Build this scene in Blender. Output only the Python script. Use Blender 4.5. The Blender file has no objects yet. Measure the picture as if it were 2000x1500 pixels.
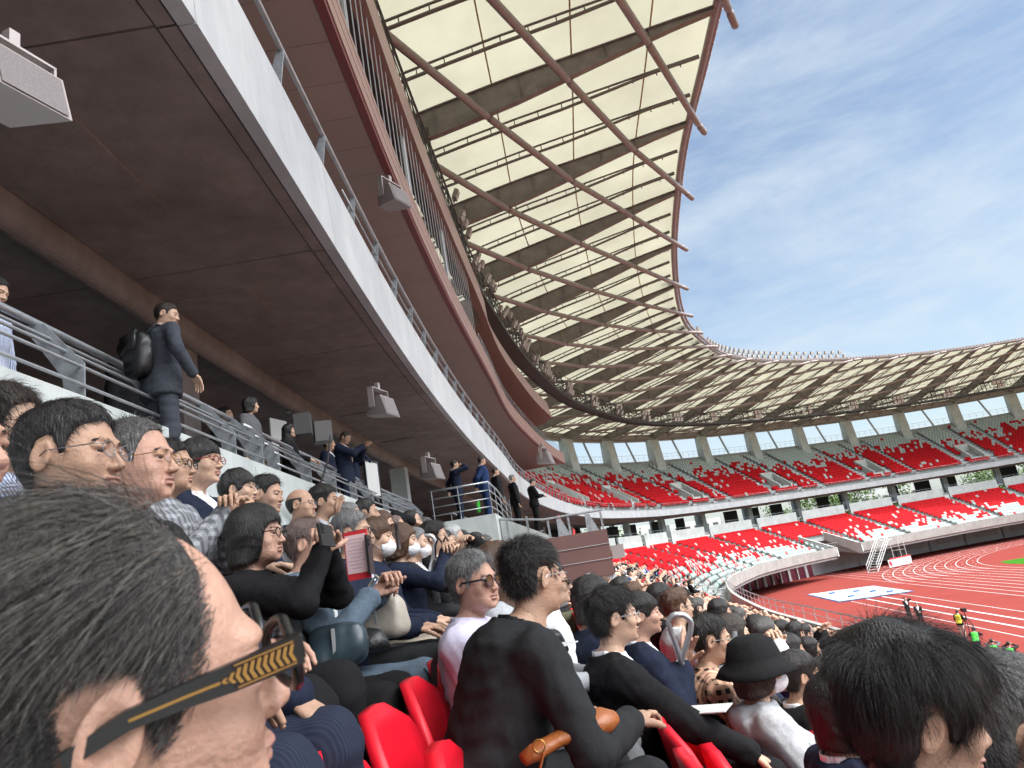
import bpy, math, random
import numpy as np
from mathutils import Vector, Matrix
R=math.radians
sc=bpy.context.scene; COL=sc.collection
# ---------------------------------------------------------------- camera
EYE=(0.0,0.0,8.24); AZ=R(-6.07); PITCH=R(14.5); ROLL=R(9.6)
cam=bpy.data.cameras.new('camera'); cam.sensor_width=36; cam.lens=25.2; cam.clip_start=0.03; cam.clip_end=6000
camo=bpy.data.objects.new('camera',cam); COL.objects.link(camo); sc.camera=camo
_rt0=Vector((math.cos(AZ),-math.sin(AZ),0)); _f0=Vector((math.sin(AZ),math.cos(AZ),0)); _z=Vector((0,0,1))
_fw=_f0*math.cos(PITCH)+_z*math.sin(PITCH); _u0=-_f0*math.sin(PITCH)+_z*math.cos(PITCH)
_rt=_rt0*math.cos(ROLL)-_u0*math.sin(ROLL); _up=_rt0*math.sin(ROLL)+_u0*math.cos(ROLL)
camo.matrix_world=Matrix(((_rt.x,_up.x,-_fw.x,EYE[0]),(_rt.y,_up.y,-_fw.y,EYE[1]),(_rt.z,_up.z,-_fw.z,EYE[2]),(0,0,0,1)))
cam.dof.use_dof=True; cam.dof.focus_distance=4.5; cam.dof.aperture_fstop=14
def pix(x,y,d):
    "world point that shows at photo pixel x,y (2000 px wide) at depth d"
    v=_fw*1400+_rt*(x-1000)+_up*(750-y); return Vector(EYE)+v*(d/1400)
# ---------------------------------------------------------------- light, sky, exposure
SUN_EL=R(57); SUN_AZ=R(118)          # azimuth from +Y towards +X
w=bpy.data.worlds.new('World'); sc.world=w; w.use_nodes=True
nt=w.node_tree; nt.nodes.clear()
def N(t,k,**kw):
    n=t.nodes.new(k)
    for a,b in kw.items(): setattr(n,a,b)
    return n
out=N(nt,'ShaderNodeOutputWorld'); bg=N(nt,'ShaderNodeBackground'); sky=N(nt,'ShaderNodeTexSky')
sky.sky_type='NISHITA'; sky.sun_disc=False; sky.sun_elevation=SUN_EL; sky.sun_rotation=SUN_AZ; sky.air_density=1.0; sky.dust_density=1.2; sky.ozone_density=1.3; sky.altitude=0
tc=N(nt,'ShaderNodeTexCoord'); mp=N(nt,'ShaderNodeMapping'); mp.inputs['Scale'].default_value=(1.0,1.0,3.2); mp.inputs['Rotation'].default_value=(0.25,0.35,0.6)
n1=N(nt,'ShaderNodeTexNoise'); n1.inputs['Scale'].default_value=2.1; n1.inputs['Detail'].default_value=9; n1.inputs['Roughness'].default_value=.62; n1.inputs['Distortion'].default_value=.5
n2=N(nt,'ShaderNodeTexNoise'); n2.inputs['Scale'].default_value=7.5; n2.inputs['Detail'].default_value=7; n2.inputs['Roughness'].default_value=.65
ad=N(nt,'ShaderNodeMath',operation='MULTIPLY_ADD'); ad.inputs[1].default_value=.35
rp=N(nt,'ShaderNodeMapRange'); rp.inputs['From Min'].default_value=.455; rp.inputs['From Max'].default_value=.90; rp.inputs['To Max'].default_value=.85
sp=N(nt,'ShaderNodeSeparateXYZ'); hz=N(nt,'ShaderNodeMapRange'); hz.inputs['From Min'].default_value=.0; hz.inputs['From Max'].default_value=.42; hz.inputs['To Min'].default_value=.42; hz.inputs['To Max'].default_value=.15
mxx=N(nt,'ShaderNodeMath',operation='MAXIMUM'); mc=N(nt,'ShaderNodeMixRGB'); mc.inputs['Color2'].default_value=(4,4.6,5.2,1)
lk=nt.links.new
lk(tc.outputs['Generated'],mp.inputs['Vector']); lk(mp.outputs['Vector'],n1.inputs['Vector']); lk(mp.outputs['Vector'],n2.inputs['Vector'])
lk(n2.outputs['Fac'],ad.inputs[0]); lk(n1.outputs['Fac'],ad.inputs[2]); lk(ad.outputs[0],rp.inputs['Value'])
lk(tc.outputs['Generated'],sp.inputs[0]); lk(sp.outputs['Z'],hz.inputs['Value'])
lk(rp.outputs[0],mxx.inputs[0]); lk(hz.outputs[0],mxx.inputs[1]); lk(mxx.outputs[0],mc.inputs['Fac'])
sk_=N(nt,'ShaderNodeMixRGB',blend_type='MULTIPLY'); sk_.inputs['Fac'].default_value=1; sk_.inputs['Color2'].default_value=(.78,.80,.78,1); lk(sky.outputs['Color'],sk_.inputs['Color1']); lk(sk_.outputs[0],mc.inputs['Color1']); lk(mc.outputs[0],bg.inputs['Color']); bg.inputs['Strength'].default_value=.15
# thin-cloud glow added around the sun, mostly out of view, to brighten shaded stands
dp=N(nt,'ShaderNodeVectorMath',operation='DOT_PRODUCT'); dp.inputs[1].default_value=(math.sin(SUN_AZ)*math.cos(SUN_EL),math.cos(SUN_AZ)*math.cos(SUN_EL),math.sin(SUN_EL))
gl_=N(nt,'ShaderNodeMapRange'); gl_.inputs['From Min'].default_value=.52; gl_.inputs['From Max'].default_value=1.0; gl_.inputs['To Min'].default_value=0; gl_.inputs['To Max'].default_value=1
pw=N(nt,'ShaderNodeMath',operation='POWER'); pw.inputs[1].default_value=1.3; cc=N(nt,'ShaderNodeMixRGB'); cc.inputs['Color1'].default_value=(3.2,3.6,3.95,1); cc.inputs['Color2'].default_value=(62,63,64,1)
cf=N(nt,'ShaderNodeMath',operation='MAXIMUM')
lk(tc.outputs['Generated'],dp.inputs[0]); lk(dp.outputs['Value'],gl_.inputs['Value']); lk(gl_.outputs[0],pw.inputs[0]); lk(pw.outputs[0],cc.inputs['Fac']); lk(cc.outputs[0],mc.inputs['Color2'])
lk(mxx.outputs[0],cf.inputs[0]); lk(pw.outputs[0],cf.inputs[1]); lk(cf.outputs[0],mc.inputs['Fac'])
lk(bg.outputs[0],out.inputs['Surface'])
sl=bpy.data.lights.new('sun','SUN'); sl.energy=2.0; sl.angle=R(1.5); sl.color=(1,.955,.89)
so=bpy.data.objects.new('sun',sl); COL.objects.link(so)
so.rotation_euler=Vector((math.sin(SUN_AZ)*math.cos(SUN_EL),math.cos(SUN_AZ)*math.cos(SUN_EL),math.sin(SUN_EL))).to_track_quat('Z','Y').to_euler()
sc.view_settings.view_transform='Standard'; sc.view_settings.look='None'; sc.view_settings.exposure=0.72; sc.view_settings.gamma=1
try:
    sc.cycles.use_denoising=True; sc.cycles.max_bounces=8; sc.cycles.diffuse_bounces=4; sc.cycles.transparent_max_bounces=12; sc.cycles.sample_clamp_indirect=8
except Exception: pass
# ---------------------------------------------------------------- materials
MATS={}
def mat(name,col,rough=.7,metal=0,n=None,amp=.12,bump=0,bscale=None,col2=None,stretch=None,spec=None,coat=0,sheen=0,trans=0,alpha=1,coord='Object'):
    if name in MATS: return MATS[name]
    m=bpy.data.materials.new(name); m.use_nodes=True; t=m.node_tree; b=t.nodes['Principled BSDF']
    b.inputs['Base Color'].default_value=(*col,1); b.inputs['Roughness'].default_value=rough; b.inputs['Metallic'].default_value=metal
    if spec is not None: b.inputs['Specular IOR Level'].default_value=spec
    if coat: b.inputs['Coat Weight'].default_value=coat; b.inputs['Coat Roughness'].default_value=.15
    if sheen: b.inputs['Sheen Weight'].default_value=sheen
    if trans: b.inputs['Transmission Weight'].default_value=trans
    if alpha<1: b.inputs['Alpha'].default_value=alpha
    if n:
        tcn=N(t,'ShaderNodeTexCoord'); mpn=N(t,'ShaderNodeMapping')
        if stretch: mpn.inputs['Scale'].default_value=stretch
        t.links.new(tcn.outputs[coord],mpn.inputs['Vector'])
        a=N(t,'ShaderNodeTexNoise'); a.inputs['Scale'].default_value=n; a.inputs['Detail'].default_value=6; a.inputs['Roughness'].default_value=.62
        t.links.new(mpn.outputs[0],a.inputs['Vector'])
        r=N(t,'ShaderNodeValToRGB'); r.color_ramp.elements[0].position=.32; r.color_ramp.elements[1].position=.68
        c2=col2 or tuple(min(1,c*(1+amp)) for c in col); c1=tuple(c*(1-amp) for c in col) if not col2 else col
        r.color_ramp.elements[0].color=(*c1,1); r.color_ramp.elements[1].color=(*c2,1)
        t.links.new(a.outputs['Fac'],r.inputs['Fac']); t.links.new(r.outputs[0],b.inputs['Base Color'])
        if bump:
            bn=N(t,'ShaderNodeTexNoise'); bn.inputs['Scale'].default_value=bscale or n*4; bn.inputs['Detail'].default_value=5
            t.links.new(mpn.outputs[0],bn.inputs['Vector'])
            bp_=N(t,'ShaderNodeBump'); bp_.inputs['Strength'].default_value=bump; bp_.inputs['Distance'].default_value=.02
            t.links.new(bn.outputs['Fac'],bp_.inputs['Height']); t.links.new(bp_.outputs[0],b.inputs['Normal'])
    MATS[name]=m; return m
def cmat(name,c1,c2,stain=(.5,.5,.5)):
    "weathered fair-faced concrete: broad mottling, vertical streaks, pores"
    m=mat(name,c1,.85,n=.9,col2=c2,bump=.25,bscale=22)
    t=m.node_tree; b=t.nodes['Principled BSDF']; tcn=N(t,'ShaderNodeTexCoord'); mpn=N(t,'ShaderNodeMapping'); mpn.inputs['Scale'].default_value=(1.6,1.6,.35)
    a=N(t,'ShaderNodeTexNoise'); a.inputs['Scale'].default_value=2.3; a.inputs['Detail'].default_value=8; a.inputs['Roughness'].default_value=.7
    t.links.new(tcn.outputs['Object'],mpn.inputs[0]); t.links.new(mpn.outputs[0],a.inputs['Vector'])
    r=N(t,'ShaderNodeValToRGB'); r.color_ramp.elements[0].position=.35; r.color_ramp.elements[1].position=.62; r.color_ramp.elements[0].color=(*[s for s in stain],1); r.color_ramp.elements[1].color=(1,1,1,1)
    mx=N(t,'ShaderNodeMixRGB',blend_type='MULTIPLY'); mx.inputs['Fac'].default_value=.55
    src=b.inputs['Base Color'].links[0].from_socket
    t.links.new(a.outputs['Fac'],r.inputs['Fac']); t.links.new(src,mx.inputs['Color1']); t.links.new(r.outputs[0],mx.inputs['Color2']); t.links.new(mx.outputs[0],b.inputs['Base Color'])
    return m
M_CONC=cmat('fair_faced_concrete',(.40,.43,.42),(.52,.55,.54),(.72,.72,.72))
M_FASC=cmat('pale_precast_concrete',(.37,.385,.40),(.47,.48,.49),(.78,.8,.82))
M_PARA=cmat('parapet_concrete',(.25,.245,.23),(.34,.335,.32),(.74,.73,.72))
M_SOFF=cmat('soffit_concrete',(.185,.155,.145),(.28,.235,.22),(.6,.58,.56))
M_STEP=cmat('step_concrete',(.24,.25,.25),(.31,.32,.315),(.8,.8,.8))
M_BROWN=mat('brown_panel',(.28,.20,.175),.55,n=.7,amp=.06)
M_BROWN2=mat('brown_fascia_metal',(.27,.165,.14),.45,n=.8,amp=.06,stretch=(1,1,.2))
M_REDM=mat('dark_red_trim',(.15,.03,.03),.5)
M_PURPLE=mat('plum_wall_paint',(.125,.066,.06),.75,n=1.5,amp=.06)
M_GALV=mat('galvanised_steel',(.42,.44,.46),.42,metal=.75,n=9,amp=.15,bump=.05)
M_PLATE=mat('galvanised_plate',(.30,.32,.34),.5,metal=.5,n=14,amp=.25)
M_GREYP=mat('grey_steel_paint',(.33,.33,.34),.5,metal=.2)
M_RAFT=mat('rafter_paint',(.17,.15,.14),.6,n=1.5,amp=.22)
M_PURL=mat('purlin_paint',(.13,.115,.105),.6)
M_SEATR2=mat('red_far_seat_plastic',(.40,.004,.009),.6,spec=.12)
M_TUBE=mat('tube_paint',(.24,.19,.182),.42,metal=.1,n=2.5,amp=.16)
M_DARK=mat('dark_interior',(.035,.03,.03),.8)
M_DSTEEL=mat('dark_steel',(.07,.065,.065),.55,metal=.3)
M_LAMPC=mat('lamp_housing',(.31,.27,.26),.4,metal=.2)
M_GLASSD=mat('lamp_glass',(.75,.75,.72),.15)
M_WHITE=mat('white_paint',(.45,.45,.44),.6,n=30,amp=.04)
M_TRACK=mat('red_track',(.18,.034,.028),.95,n=.35,amp=.07,bump=.1,bscale=90,spec=.08)
M_APRON=mat('track_wall_grey',(.5,.5,.51),.8,n=.7,amp=.12)
M_GRASS=mat('grass',(.03,.13,.01),.95,n=.8,amp=.2,bump=.5,bscale=40,spec=.05)
M_TARP=mat('white_tarp',(.36,.44,.49),.45,n=1.2,amp=.1,bump=.3,bscale=6)
M_BLUE=mat('blue_edge',(.04,.09,.30),.6)
M_LAND=mat('far_land',(.13,.15,.11),.9,n=.02,amp=.3)
M_SEATR=mat('red_seat_plastic',(.60,.006,.02),.42,n=3,amp=.08,spec=.4)
M_SEATW=mat('white_seat_plastic',(.29,.32,.31),.4,n=3,amp=.05)
M_SEATG=mat('grey_green_seat_plastic',(.33,.38,.37),.4,n=3,amp=.06)
M_SEATP=mat('pale_green_seat_plastic',(.23,.31,.29),.4,n=3,amp=.05)
M_BLACK=mat('black_plastic',(.012,.012,.013),.35)
M_RED=mat('red_cloth',(.55,.02,.03),.7,n=4,amp=.15)
M_WINE=mat('wine_glass_panel',(.13,.03,.05),.12,n=1.1,amp=.35,stretch=(1,1,.3))
M_LEAF=mat('tree_leaves',(.10,.17,.035),.7,n=2,amp=.4)
M_BARK=mat('tree_bark',(.09,.07,.05),.9,n=6,amp=.2)
# roof membrane: cloth that lets daylight through
def membrane():
    m=bpy.data.materials.new('roof_membrane'); m.use_nodes=True; t=m.node_tree; t.nodes.clear()
    o=N(t,'ShaderNodeOutputMaterial'); mx=N(t,'ShaderNodeMixShader'); d=N(t,'ShaderNodeBsdfDiffuse'); s=N(t,'ShaderNodeBsdfTranslucent')
    tcn=N(t,'ShaderNodeTexCoord'); a=N(t,'ShaderNodeTexNoise'); a.inputs['Scale'].default_value=.22; a.inputs['Detail'].default_value=7; a.inputs['Roughness'].default_value=.6
    r=N(t,'ShaderNodeValToRGB'); r.color_ramp.elements[0].position=.3; r.color_ramp.elements[1].position=.7
    r.color_ramp.elements[0].color=(.225,.212,.155,1); r.color_ramp.elements[1].color=(.30,.283,.21,1)
    t.links.new(tcn.outputs['Object'],a.inputs['Vector']); t.links.new(a.outputs['Fac'],r.inputs['Fac'])
    d.inputs['Color'].default_value=(.25,.235,.18,1); t.links.new(r.outputs[0],s.inputs['Color'])
    mx.inputs['Fac'].default_value=.72; t.links.new(d.outputs[0],mx.inputs[1]); t.links.new(s.outputs[0],mx.inputs[2]); t.links.new(mx.outputs[0],o.inputs['Surface'])
    return m
M_MEMB=membrane()
M_SEAM=mat('membrane_seam',(.36,.26,.12),.8)
# ---------------------------------------------------------------- mesh helpers
def tag(o,label=None,cat=None,group=None,kind=None):
    if label: o['label']=label
    if cat: o['category']=cat
    if group: o['group']=group
    if kind: o['kind']=kind
    return o
def empty(name,loc=(0,0,0),rz=0,label=None,cat=None,group=None,kind=None):
    o=bpy.data.objects.new(name,None); COL.objects.link(o); o.location=loc; o.rotation_euler=(0,0,rz); o.empty_display_size=.1
    return tag(o,label,cat,group,kind)
class MB:
    "collects verts / faces with material slots; build() links ONE mesh object"
    def __init__(s): s.v=[];s.f=[];s.m=[];s.n=0
    def add(s,V,F,mi=0):
        V=np.asarray(V,float).reshape(-1,3); s.v.append(V)
        for f in F: s.f.append([int(i)+s.n for i in f]); s.m.append(mi)
        s.n+=len(V); return s
    def box(s,c,size,rz=0,mi=0,M=None):
        hx,hy,hz=[a/2 for a in size]
        V=np.array([(x,y,z) for z in (-hz,hz) for y in (-hy,hy) for x in (-hx,hx)])
        if M is not None: V=V@np.array(M)[:3,:3].T
        elif rz:
            c_,s_=math.cos(rz),math.sin(rz); V=np.stack([V[:,0]*c_-V[:,1]*s_,V[:,0]*s_+V[:,1]*c_,V[:,2]],1)
        return s.add(V+np.array(c),[(0,2,3,1),(4,5,7,6),(0,1,5,4),(2,6,7,3),(0,4,6,2),(1,3,7,5)],mi)
    def hexa(s,P,mi=0):
        "8 points: bottom 4 ccw, top 4 ccw"
        return s.add(P,[(3,2,1,0),(4,5,6,7),(0,1,5,4),(1,2,6,5),(2,3,7,6),(3,0,4,7)],mi)
    def tube(s,P,r,k=6,mi=0,cap=True,flat=None):
        P=np.asarray(P,float); n=len(P); r=np.broadcast_to(np.asarray(r,float),(n,))
        T=np.gradient(P,axis=0); T/=np.linalg.norm(T,axis=1)[:,None]+1e-12
        up=np.array([0,0,1.]) if abs(T[0][2])<.9 else np.array([1.,0,0]); V=[]
        a=np.cross(T[0],up); a/=np.linalg.norm(a)
        for i in range(n):
            a=a-T[i]*(a@T[i]); a/=np.linalg.norm(a)+1e-12; b=np.cross(T[i],a)
            for j in range(k):
                t=2*math.pi*j/k+math.pi/k; V.append(P[i]+r[i]*(math.cos(t)*a+math.sin(t)*b*(flat or 1)))
        F=[(i*k+j,i*k+(j+1)%k,(i+1)*k+(j+1)%k,(i+1)*k+j) for i in range(n-1) for j in range(k)]
        if cap: F+=[tuple(range(k-1,-1,-1)),tuple(range((n-1)*k,n*k))]
        return s.add(V,F,mi)
    def build(s,name,mats,parent=None,smooth=False,loc=None):
        me=bpy.data.meshes.new(name); V=np.concatenate(s.v) if s.v else np.zeros((0,3))
        if loc is not None: V=V-np.array(loc)
        me.from_pydata(V.tolist(),[],s.f); ms=mats if isinstance(mats,(list,tuple)) else [mats]
        for m in ms: me.materials.append(m)
        if len(ms)>1: me.polygons.foreach_set('material_index',np.array(s.m,dtype=np.int32))
        if smooth: me.polygons.foreach_set('use_smooth',np.ones(len(s.f),dtype=bool))
        me.update(); o=bpy.data.objects.new(name,me); COL.objects.link(o)
        if loc is not None and parent is None: o.location=loc
        if parent: o.parent=parent
        return o
def fast_mesh(name,V,F,mats,mi=None,smooth=True):
    "V (n,3), F (m,4) int arrays"
    me=bpy.data.meshes.new(name); V=np.asarray(V,np.float32); F=np.asarray(F,np.int32); k=F.shape[1]
    me.vertices.add(len(V)); me.vertices.foreach_set('co',V.ravel()); me.loops.add(F.size); me.loops.foreach_set('vertex_index',F.ravel())
    me.polygons.add(len(F)); me.polygons.foreach_set('loop_start',np.arange(0,F.size,k,dtype=np.int32)); me.polygons.foreach_set('loop_total',np.full(len(F),k,np.int32))
    for m in (mats if isinstance(mats,(list,tuple)) else [mats]): me.materials.append(m)
    if mi is not None: me.polygons.foreach_set('material_index',np.asarray(mi,np.int32))
    if smooth: me.polygons.foreach_set('use_smooth',np.ones(len(F),dtype=bool))
    me.update(calc_edges=True); return me
def link(name,me,parent=None,loc=None):
    o=bpy.data.objects.new(name,me); COL.objects.link(o)
    if parent: o.parent=parent
    if loc is not None: o.location=loc
    return o
# ---------------------------------------------------------------- plan curve of the bowl
CU,CV=41.0,77.6
_c=[(41,-4.75),(46,-4.7),(60.5,-4.0),(80.5,-1.3),(93,2.6),(104,7.3),(114,15.2),(122,25.2),(130,38.5),(138,57),(141,77.6)]
_n=[(41,-4.75),(37,-4.6),(33,-4.36),(21.7,-3.85),(14.5,-3.34),(9.6,-2.86),(4,-2.2),(-2,-1.45),(-12,2.6),(-22,7.3),(-32,15.2),(-40,25.2),(-48,38.5),(-56,57),(-59,77.6)]
def _ring():
    far=[(v,u) for u,v in _c]; near=[(v,u) for u,v in _n]
    L=near[::-1]+far[1:]           # from behind camera to far apex
    R=[(2*CV-v,u) for v,u in L][::-1][1:-1]
    P=np.array(L+R,float)
    n=len(P);out=[]
    d=np.sqrt(np.linalg.norm(np.roll(P,-1,0)-P,axis=1))
    for i in range(n):
        p0,p1,p2,p3=P[i-1],P[i],P[(i+1)%n],P[(i+2)%n]
        t0=0;t1=t0+d[i-1];t2=t1+d[i];t3=t2+d[(i+1)%n]
        for t in np.linspace(t1,t2,40,endpoint=False):
            a1=(t1-t)/(t1-t0)*p0+(t-t0)/(t1-t0)*p1;a2=(t2-t)/(t2-t1)*p1+(t-t1)/(t2-t1)*p2;a3=(t3-t)/(t3-t2)*p2+(t-t2)/(t3-t2)*p3
            b1=(t2-t)/(t2-t0)*a1+(t-t0)/(t2-t0)*a2;b2=(t3-t)/(t3-t1)*a2+(t-t1)/(t3-t1)*a3
            out.append((t2-t)/(t2-t1)*b1+(t-t1)/(t2-t1)*b2)
    Q=np.array(out)
    for _ in range(60): Q=(np.roll(Q,1,0)+np.roll(Q,-1,0)+2*Q)/4
    s=np.concatenate([[0],np.cumsum(np.linalg.norm(np.roll(Q,-1,0)-Q,axis=1))])
    T=s[-1]; M=1200
    ss=np.linspace(0,T,M,endpoint=False)
    Q2=np.vstack([Q,Q[:1]])
    X=np.stack([np.interp(ss,s,Q2[:,0]),np.interp(ss,s,Q2[:,1])],1)
    i0=int(np.argmin(np.hypot(X[:,0]+1.7,X[:,1])))     # s=0 abreast of the camera
    X=np.roll(X,-i0,0)
    tg=np.roll(X,-3,0)-np.roll(X,3,0)
    for _ in range(30): tg=(np.roll(tg,1,0)+np.roll(tg,-1,0)+2*tg)/4
    tg/=np.linalg.norm(tg,axis=1)[:,None]
    N=np.stack([-tg[:,1],tg[:,0]],1)           # outward when going +u on the left side
    return X,tg,N,T
RX,RT,RN,RL=_ring()
def RP(s,off=0.0):
    "plan point at arc s, offset outward"
    s=np.asarray(s,float);q=(s/RL*len(RX))%len(RX);i=q.astype(int);f=(q-i)[...,None];j=(i+1)%len(RX)
    P=RX[i]*(1-f)+RX[j]*f;n=RN[i]*(1-f)+RN[j]*f
    return P+n*np.asarray(off,float)[...,None]
def RTN(s):
    s=np.asarray(s,float);i=(s/RL*len(RX)).astype(int)%len(RX)
    return RT[i],RN[i]
def soff(v,u):
    "(arc, offset) of plan point"
    d=np.hypot(RX[:,0]-v,RX[:,1]-u);i=int(np.argmin(d))
    w=np.array([v,u])-RX[i]; s=i/len(RX)*RL+w@RT[i]
    if s>RL/2: s-=RL
    return round(float(s),2),round(float(w@RN[i]),2)
# ---------------------------------------------------------------- sweeps along the bowl
def srange(s0,s1,ds=1.6):
    n=max(2,int(math.ceil((s1-s0)/ds))+1); return np.linspace(s0,s1,n)
def sweep(mb,prof,s0,s1,ds=1.6,mi=0,closed=True,caps=True,zfun=None):
    "prof: list of (off,z), swept along the curve"
    S=srange(s0,s1,ds); k=len(prof); V=np.zeros((len(S),k,3))
    for j,(o,z) in enumerate(prof):
        V[:,j,:2]=RP(S,np.full(len(S),float(o))); V[:,j,2]=z
    F=[]; kk=k if closed else k-1
    for i in range(len(S)-1):
        for j in range(kk):
            a=i*k+j;b=i*k+(j+1)%k; F.append((a,b,b+k,a+k))
    if closed and caps: F+=[tuple(range(k-1,-1,-1)),tuple(range((len(S)-1)*k,len(S)*k))]
    mb.add(V.reshape(-1,3),F,mi)
def rect(o0,o1,z0,z1): return [(o0,z0),(o1,z0),(o1,z1),(o0,z1)]
def P3(s,o,z): p=RP(np.array([s]),np.array([float(o)]))[0]; return np.array([p[0],p[1],z])
def ringtube(mb,o,z,s0,s1,r,k=6,ds=1.6,mi=0):
    S=srange(s0,s1,ds); P=np.zeros((len(S),3)); P[:,:2]=RP(S,np.full(len(S),float(o))); P[:,2]=z; mb.tube(P,r,k,mi)
def ang(s):
    "heading (rz) that turns local +Y to face the field at s"
    t,n=RTN(s); return math.atan2(n[0],-n[1])
# lower bowl
TR,RISE,NROW=0.85,0.36,14
def rowoff(k): return -0.05-TR*k
def rowz(k): return 7.75-RISE*k
SA,SB=-26.0,236.0
GAP0,GAP1=129.6,135.4
# ---------------------------------------------------------------- ground, field, track
def struct(o): return tag(o,kind='structure')
g=MB(); g.add([(-3000,-3000,-.12),(3000,-3000,-.12),(3000,3000,-.12),(-3000,3000,-.12)],[(0,1,2,3)]); struct(g.build('ground',M_LAND))
S=srange(0,RL,4)[:-1]; P=RP(S,np.full(len(S),6.0)); V=np.c_[P,np.zeros(len(S))]
g=MB(); g.add(V,[tuple(range(len(S)-1,-1,-1))]); struct(g.build('running_track',M_TRACK))
TCV,TU1,TU0=77.6,87.0,2.6
def trackloop(r,n=48):
    P=[]
    for i in range(n+1):
        t=math.pi*i/n; P.append((TCV-r*math.cos(t),TU1+r*math.sin(t)))
    for i in range(n+1):
        t=math.pi*i/n; P.append((TCV+r*math.cos(t),TU0-r*math.sin(t)))
    return np.array(P)
def strip(mb,P,w,z,closed=False,mi=0):
    P=np.array(P,float); n=len(P)
    d=(np.roll(P,-1,0)-np.roll(P,1,0)) if closed else np.gradient(P,axis=0); d/=np.linalg.norm(d,axis=1)[:,None]
    q=np.stack([-d[:,1],d[:,0]],1)*w/2; V=np.zeros((2*n,3)); V[0::2,:2]=P-q; V[1::2,:2]=P+q; V[:,2]=z
    F=[(2*i+1,2*i,2*((i+1)%n),2*((i+1)%n)+1) for i in range(n if closed else n-1)]
    mb.add(V,F,mi)
tl=MB()
for i in range(10):
    strip(tl,trackloop(47.5-1.22*i),.09,.006,True)
for i in range(9): strip(tl,[(30.1+1.22*i,87),(30.1+1.22*i,122.5-1.1*i)],.07,.006)
rnd=random.Random(5)
for v,w_ in ((26.15,.09),(24.5,.2),(23.0,.2),(21.5,.09)): strip(tl,[(v,-30),(v,78.6)],w_,.006)
strip(tl,[(30.1,122.5),(40.5,112)],.08,.012)
for i in range(9):
    for j in range(9):
        t=R(14+j*5.2+(i%3)*1.3); r=47.5-1.22*(i+.5); strip(tl,[(TCV-r*math.cos(t),TU1+r*math.sin(t)),(TCV-(r-.22)*math.cos(t),TU1+(r-.22)*math.sin(t))],.26,.012)
for j in range(11):
    p=(30.5+j*1.05,123.6-j*.9); strip(tl,[p,(p[0]+.55,p[1]+.1)],.3,.012)
struct(tl.build('track_lines',M_WHITE))
g=MB(); g.add([(a,b,.012) for a,b in ((43.0,-5),(43.0,92.0),(44.0,95.8),(111,96.3),(111,-5))],[(4,3,2,1,0)]); struct(g.build('infield_grass',M_GRASS))
# white sheet pegged out on the track, with a blue hem
tp=empty('ground_sheet',(24,85,0),0,'large white sheet with a blue hem spread on the red track','sheet')
C4=[(20.6,92.6),(27.6,90.3),(27.5,78.3),(20.5,79.1)]
g=MB(); g.add([(a,b,.03) for a,b in C4],[(3,2,1,0)]); o=g.build('hem',M_BLUE,tp,loc=(24,85,0))
cx,cy=24,85; nx,ny=14,20; V=[];F=[]
for j in range(ny+1):
    for i in range(nx+1):
        u,v=i/nx,j/ny; a=np.array(C4[3])*(1-u)+np.array(C4[2])*u; b=np.array(C4[0])*(1-u)+np.array(C4[1])*u; p=a*(1-v)+b*v; p=np.array([cx,cy])+(p-[cx,cy])*.965
        V.append((p[0],p[1],.07+.03*rnd.random()))
F=[(j*(nx+1)+i,j*(nx+1)+i+1,(j+1)*(nx+1)+i+1,(j+1)*(nx+1)+i) for j in range(ny) for i in range(nx)]
g=MB(); g.add(V,F); g.build('cloth',M_TARP,tp,loc=(24,85,0),smooth=True)
for a,b in ((22.6,82),(24.5,86.5),(25.3,83.6),(22.4,88.4),(26,80.6)):
    g=MB(); g.box((a,b,.15),(.6,.28,.16),.4); g.build('weight',M_BLUE,tp,loc=(24,85,0))
# ---------------------------------------------------------------- lower stand
ls=empty('lower_stand',(-2,0,0),0,'lower concrete seating bowl with pale parapets, steps and landings','stand')
L0=(-2,0,0)
def stairprof(k0,k1):
    pr=[]
    for k in range(k0,k1+1):
        o=rowoff(k); pr+= [(o+TR/2,rowz(k)),(o-TR/2,rowz(k))]
    return pr
def under(pr,th): return [(pr[-1][0],pr[-1][1]-th),(pr[0][0],pr[0][1]-th-1.1)]
mb=MB()
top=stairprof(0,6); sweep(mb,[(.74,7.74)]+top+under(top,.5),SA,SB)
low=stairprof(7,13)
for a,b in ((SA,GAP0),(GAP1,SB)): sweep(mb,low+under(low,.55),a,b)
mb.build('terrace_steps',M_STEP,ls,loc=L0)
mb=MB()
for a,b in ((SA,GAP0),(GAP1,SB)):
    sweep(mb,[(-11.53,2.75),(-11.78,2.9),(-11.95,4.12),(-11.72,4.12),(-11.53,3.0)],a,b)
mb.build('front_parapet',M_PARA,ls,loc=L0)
mb=MB()
for (s,sg) in ((GAP0,-1),(GAP1,1)):
    for k in range(7,14): pass
    sweep(mb,[(-5.6,5.2),(-5.6,6.4),(-11.6,4.15),(-11.9,4.12),(-11.9,2.8),(-11.4,2.6)],s-.12,s+.12)
mb.build('side_wall',M_CONC,ls,loc=L0)
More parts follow.
